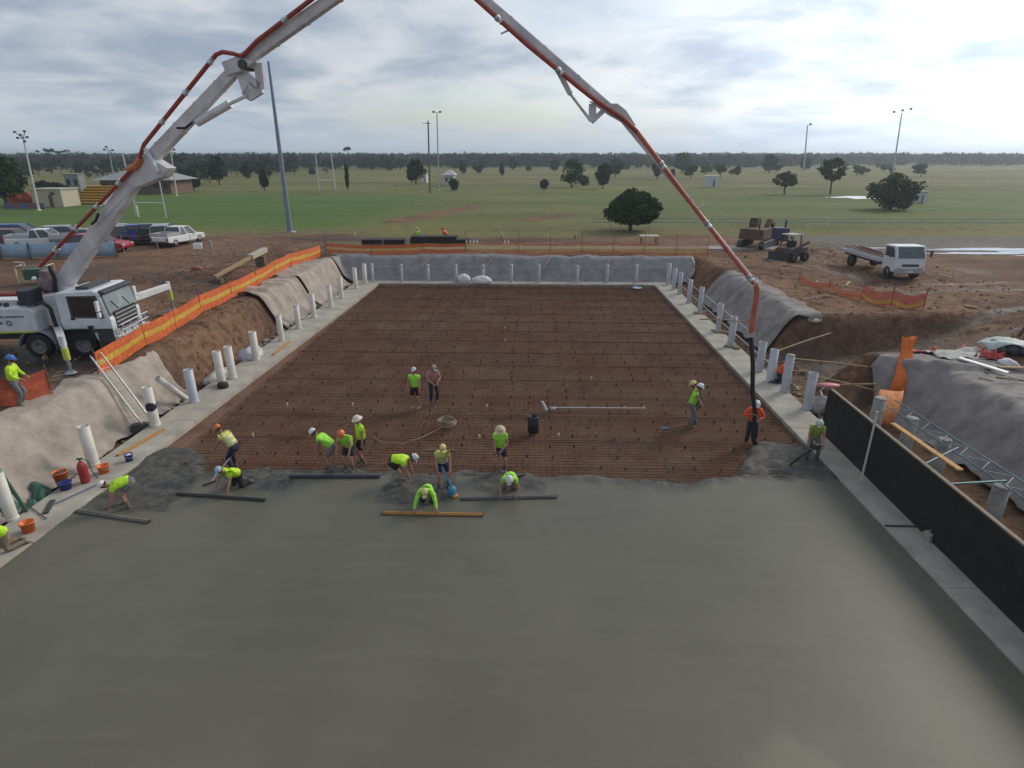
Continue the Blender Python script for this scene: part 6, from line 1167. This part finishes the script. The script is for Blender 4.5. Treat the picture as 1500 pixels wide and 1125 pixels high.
lump('covered_pile', G(32, 301, GR), (2.6, 1.4, 1.3), mat('orange_cover', (.50, .12, .06), .8, vary=.25), 'orange red covered pile beside the cream shed', 'pile', 41)
a = G(5, 307, GR); r = empty('advert_boards', (a.x, a.y, GR), 0, 'low row of blue and maroon boards in front of the orange pile', 'boards')
for k in range(5): b = B(); b.box((.9 + k * 1.3, 0, .55), (1.25, .08, .9)); b.ob('board', mat(('board_blue', 'board_maroon')[k % 2], ((.08, .10, .2), (.18, .07, .08))[k % 2], .6), r)
bld('container', 1034, 1052, 274, 2.7, 2.6, mat('container_white', (.52, .54, .56), .6), mat('container_roof', (.62, .63, .64), .5), 'white steel container standing alone in the far paddock', rise=.1, door=True, cat='container')
bld('cottage', 651, 664, 272, 2.8, 6, mat('cottage_wall', (.42, .42, .46), .8), mat('cottage_roof', (.40, .38, .40), .7), 'small pale cottage in the far paddock beside a bush', .8, .6, 1.4, 2, False)
bld('water_tank_shed', 618, 625, 268, 2.6, 3, mat('tank_white', (.6, .61, .62), .6), roofg, 'tiny white shed half hidden behind a dark tree', rise=.1, door=True)
bld('hut', 1339, 1356, 298, 1.9, 2.4, mat('hut_white', (.50, .51, .54), .7), roofg, 'small white hut beside the big round shrub in the paddock', rise=.1, door=True)
bld('farm_shed', 1053, 1066, 243, 4.0, 10, mat('farm_wall', (.45, .40, .36), .8), mat('farm_roof', (.45, .32, .26), .7), 'distant farm shed with a reddish roof near the horizon', .6, .6, 2.0, 2)
bld('farm_house', 300, 322, 236, 5.0, 12, mat('farm_wall2', (.35, .25, .2), .8), mat('farm_roof2', (.40, .22, .17), .7), 'distant farmhouse with a red brown roof at the edge of the forest', .8, .8, 3.0, 3)
# ------------------------------------------------------------------ trees
def leaf_cloud(n, s, clumps, seed, flat=1.):
    r_ = np.random.default_rng(seed); ci = r_.integers(0, len(clumps), n); cl_ = np.array(clumps)[ci]
    d = r_.normal(size=(n, 3)); d /= np.linalg.norm(d, axis=1)[:, None]; rad = r_.random(n) ** .45
    p = cl_[:, :3] + d * rad[:, None] * cl_[:, 3:6]
    nn = d * .6 + r_.normal(size=(n, 3)) * .7; nn /= np.linalg.norm(nn, axis=1)[:, None]
    a = np.cross(nn, r_.normal(size=(n, 3))); a /= np.linalg.norm(a, axis=1)[:, None]; c = np.cross(nn, a)
    sz = s * (.6 + .8 * r_.random(n))[:, None]; V_ = np.stack([p - a * sz, p - c * sz * .55, p + a * sz, p + c * sz * .55], 1).reshape(-1, 3)
    return V_, np.arange(n * 4).reshape(n, 4)
def tree(px, base, wpx, hpx, label, leaf, kind='round', seed=1, n=1600, group=None, scale_trunk=1.):
    g = G(px, base, GR); z = (g - Vector((0, 0, CAM_H))).length; k = z / F * math.cos(math.atan((px - 750) / F)) ** .5; W_, H_ = wpx * k, hpx * k * 1.02; rr = random.Random(seed)
    o = empty('tree', g, rr.random() * 0, label, 'tree', group); th = H_ * (.30 if kind != 'tall' else .45)
    if kind == 'dome': cz, ch_ = H_ * .50, H_ * .50
    elif kind == 'round': cz, ch_ = H_ * .53, H_ * .47
    elif kind == 'shrub': cz, ch_ = H_ * .48, H_ * .5
    elif kind == 'cone': cz, ch_ = H_ * .52, H_ * .5
    else: cz, ch_ = H_ * .66, H_ * .34
    cl_ = []; m_ = 26
    for i in range(m_):
        a = rr.random() * 6.283; u = rr.uniform(-.62, 1) if kind == 'dome' else rr.uniform(-.85, 1); q = math.sqrt(max(0, 1 - u * u)) * rr.uniform(.35, .78)
        if kind == 'cone': q *= (1 - .55 * (u + 1) / 2)
        if kind == 'round' and u < -.2: q *= 1.0
        s = rr.uniform(.20, .34); cl_.append((W_ / 2 * q * math.cos(a), W_ / 2 * q * math.sin(a), cz + ch_ * u * .78, W_ / 2 * s, W_ / 2 * s, max(ch_ * s * .9, W_ * .08)))
    if kind == 'dome': cl_ += [(0, 0, cz - ch_ * .15, W_ * .47, W_ * .47, ch_ * .55), (0, 0, cz + ch_ * .2, W_ * .34, W_ * .34, ch_ * .72)] * 8
    if kind in ('round', 'shrub'): cl_ += [(0, 0, cz, W_ * .38, W_ * .38, ch_ * .8)] * 10
    ls = max(.10, .0135 * z / 10 * 1.0 + .035) if z > 100 else .15
    V_, f_ = leaf_cloud(n, ls * 1.25, cl_, seed); cr = bpy.data.objects.new('crown', np_mesh('crown', V_, f_, [leaf], smooth=False)); C.objects.link(cr); cr.parent = o
    b = B(); tr0 = max(.12, W_ * .028) * scale_trunk; b.tube([(0, 0, -.1), (.05 * W_ * rr.uniform(-1, 1), 0, th * .6), (.06 * W_ * rr.uniform(-1, 1), .03 * W_, cz)], [tr0 * 1.3, tr0, tr0 * .5], 8)
    for i in range(5):
        a = i * 1.26 + rr.random(); b.tube([(0, 0, th * rr.uniform(.6, .95)), (W_ * .15 * math.cos(a), W_ * .15 * math.sin(a), th * 1.15), (W_ * .33 * math.cos(a), W_ * .33 * math.sin(a), cz + ch_ * rr.uniform(-.1, .4))], [tr0 * .6, tr0 * .4, tr0 * .15], 6)
    b.ob('trunk', m_bark, o); return o
tree(923, 338, 84, 54, 'big dark round tree standing behind the far fence', m_leaf, 'dome', 3, 14000)
tree(1302, 307, 74, 45, 'broad dark shrub like tree beside the white hut', m_leafg, 'shrub', 5, 5000)
tree(1216, 285, 40, 46, 'taller open eucalyptus beside the broad shrub like tree', m_leafg, 'tall', 7, 1500)
tree(1149, 285, 38, 28, 'low spreading tree in front of the eucalyptus', m_leafg, 'tall', 9, 1300)
FT = 'trees scattered over the paddock'
for i, (px, by, w_, h_, kd, lab) in enumerate(((838, 275, 40, 38, 'round', 'dark double crowned tree between two smaller paddock trees'), (883, 276, 28, 32, 'round', 'dark oval tree just behind the big round tree'), (901, 259, 26, 24, 'round', 'darker tree at the rear behind the oval tree'), (797, 278, 14, 15, 'shrub', 'small round bush alone on the paddock'), (855, 272, 18, 14, 'shrub', 'low bush joined to the double crowned tree'),
        (610, 271, 32, 36, 'round', 'dark tree beside the timber power pole'), (665, 279, 15, 16, 'shrub', 'dark bush in front of the pale cottage'), (322, 271, 30, 36, 'round', 'dark rounded tree on the sports field edge'), (388, 279, 16, 32, 'cone', 'narrow dark tree next to the tall steel pole'), (362, 263, 16, 20, 'round', 'small tree between the rounded and narrow dark trees'),
        (284, 279, 22, 26, 'round', 'grey green tree at the end of the clubhouse'), (735, 258, 9, 17, 'cone', 'thin young tree alone in the middle paddock'), (678, 256, 12, 18, 'round', 'slight tree behind the cottage'), (962, 263, 20, 30, 'round', 'tree behind the boom pipe in the middle paddock'), (998, 253, 30, 24, 'round', 'wide tree just past the boom pipe'), (1126, 254, 22, 26, 'round', 'dark tree beyond the container, near the forest'), (985, 262, 9, 12, 'cone', 'tiny tree at the foot of the wide tree'),
        (1080, 258, 10, 14, 'round', 'tiny tree behind the container'), (510, 279, 6, 34, 'cone', 'thin dead looking tree by the far goal posts'), (752, 250, 16, 18, 'round', 'far tree above the lone bush'), (572, 252, 14, 18, 'round', 'far tree at the forest edge near the dark tree'), (545, 250, 12, 16, 'round', 'small far tree at the forest edge'), (706, 250, 14, 16, 'round', 'far tree at the forest edge over the dirt track'), (812, 252, 15, 16, 'round', 'far tree behind the double crowned tree'), (1050, 252, 14, 12, 'round', 'far low tree beside the farm shed'), (1178, 250, 18, 18, 'round', 'far tree at the foot of the thin light pole'))):
    tree(px, by, w_, h_, lab, (m_leaf, m_leafg, m_leaff)[i % 3] if kd != 'round' else (m_leaf, m_leaff)[i % 2], kd, 20 + i, 1500 if h_ > 20 else 600, FT)
tree(12, 303, 60, 62, 'large dark tree at the end of the orange covered pile', m_leaf, 'round', 77, 3500)
tree(345 - 262, 287, 34, 16, 'low dark shrubs behind the cream shed', m_leaff, 'shrub', 78, 800); tree(64, 282, 30, 14, 'dark bush between the floodlight pole and cream shed', m_leaff, 'shrub', 79, 600)
# forest belt to the horizon: one mass of leaf clumps over trunks
FV, FF = [], []; cnt = 0; tv = B(); rf = np.random.default_rng(5)
def grove(x, y, h, w_, n, s):
    global cnt
    m_ = 9; cl_ = [(x + rf.normal() * w_ * .22, y + rf.normal() * w_ * .22, GR + h * (.22 + .70 * rf.random()), w_ * .26, w_ * .26, h * .16) for _ in range(m_)]
    V_, f_ = leaf_cloud(n, s, cl_, int(rf.integers(1e9))); FV.append(V_); FF.append(f_ + cnt); cnt += len(V_)
def belt(y0, y1, x0, x1, n, hm, wm, nl, s, dens=None):
    for _ in range(n):
        y = rf.uniform(y0, y1); x = rf.uniform(x0, x1); 
        if dens is not None and float(fbm(x * dens, y * dens, 61)) < -.12: continue
        h = hm * rf.uniform(.7, 1.2); grove(x, y, h, wm * rf.uniform(.7, 1.3), nl, s)
        if y < 420: tv.tube([(x, y, GR), (x + rf.normal() * .3, y, GR + h * .6)], [.22, .12], 5, False)
belt(310, 430, -400, -70, 620, 7.6, 6.5, 120, .85, .012); belt(430, 560, -130, 220, 520, 7.8, 7, 100, 1.1, .010); belt(480, 640, 160, 760, 560, 7.8, 7, 95, 1.2, .008)
belt(540, 720, -640, 760, 1300, 8.2, 8, 70, 1.5); belt(700, 1000, -950, 1100, 1200, 8.8, 12, 60, 2.3); belt(1000, 1900, -1800, 1900, 1300, 10, 22, 50, 4.2)
belt(180, 300, -260, -95, 90, 6.6, 6, 140, .55, .02); 
for i in range(46):
    y = rf.uniform(235, 470); x = rf.uniform(-.52, .62) * y
    if x < -70 and y > 290: continue
    d_ = math.hypot(x, y); hh = rf.uniform(2.4, 4.8); wd = hh * rf.uniform(.7, 1.25); o = empty('tree', (x, y, GR), 0, 'small dark tree scattered over the dry paddock in front of the forest', 'tree', 'small trees in front of the forest')
    cl_ = [(rf.normal() * wd * .2, rf.normal() * wd * .2, hh * rf.uniform(.35, .85), wd * .27, wd * .27, hh * .17) for _ in range(8)]
    V_, f_ = leaf_cloud(420, .42 + d_ * .0008, cl_, 300 + i); cr = bpy.data.objects.new('crown', np_mesh('crown', V_, f_, [(m_leaf, m_leaff, m_leafg)[i % 3]], smooth=False)); C.objects.link(cr); cr.parent = o; b = B(); b.tube([(0, 0, 0), (.1, 0, hh * .6)], [.2, .08], 5); b.ob('trunk', m_bark, o)
fo = bpy.data.objects.new('forest', np_mesh('forest', np.concatenate(FV), np.concatenate(FF), [m_leaff], smooth=False)); C.objects.link(fo); tag(fo, kind='stuff')
tag(tv.ob('forest_trunks', m_bark), kind='stuff')
for i, (px, ty, sp_) in enumerate(((72, 221, 16), (92, 222, 20), (511, 219, 12))):
    g = G(px, 247, GR); z = g.y; o = empty('tree', g, 0, ['tall thin gum tree rising above the forest, left one of a pair' , 'wider tall gum tree rising above the forest beside the thin one', 'tall gum tree rising above the forest near the far goal posts'][i].replace('left one', 'slimmer'), 'tree', 'tall gums above the forest'); k = z / F; hh = (247 - ty) * k
    V_, f_ = leaf_cloud(260, .5, [(rf.normal() * sp_ * k * .3, 0, hh * (.86 + .1 * rf.random()), sp_ * k * .2, sp_ * k * .2, hh * .07) for _ in range(5)], 90 + i); cr = bpy.data.objects.new('crown', np_mesh('crown', V_, f_, [m_leaff], smooth=False)); C.objects.link(cr); cr.parent = o; b = B(); b.tube([(0, 0, 0), (.3, 0, hh * .9)], [.4, .15], 6); b.ob('trunk', m_bark, o)

# ------------------------------------------------------------------ air
b = B(); b.box((0, 2450, 11.0), (8060, 5560, 27.0)); hzb = b.ob('haze', None); hm_ = bpy.data.materials.new('haze'); hm_.use_nodes = True; t = hm_.node_tree; t.nodes.clear(); vo = t.nodes.new('ShaderNodeVolumePrincipled'); vo.inputs['Color'].default_value = (.80, .90, 1, 1); vo.inputs['Density'].default_value = .0004; vo.inputs['Anisotropy'].default_value = .6
mo_ = t.nodes.new('ShaderNodeOutputMaterial'); t.links.new(vo.outputs[0], mo_.inputs['Volume']); hzb.data.materials.clear(); hzb.data.materials.append(hm_); tag(hzb, kind='stuff')
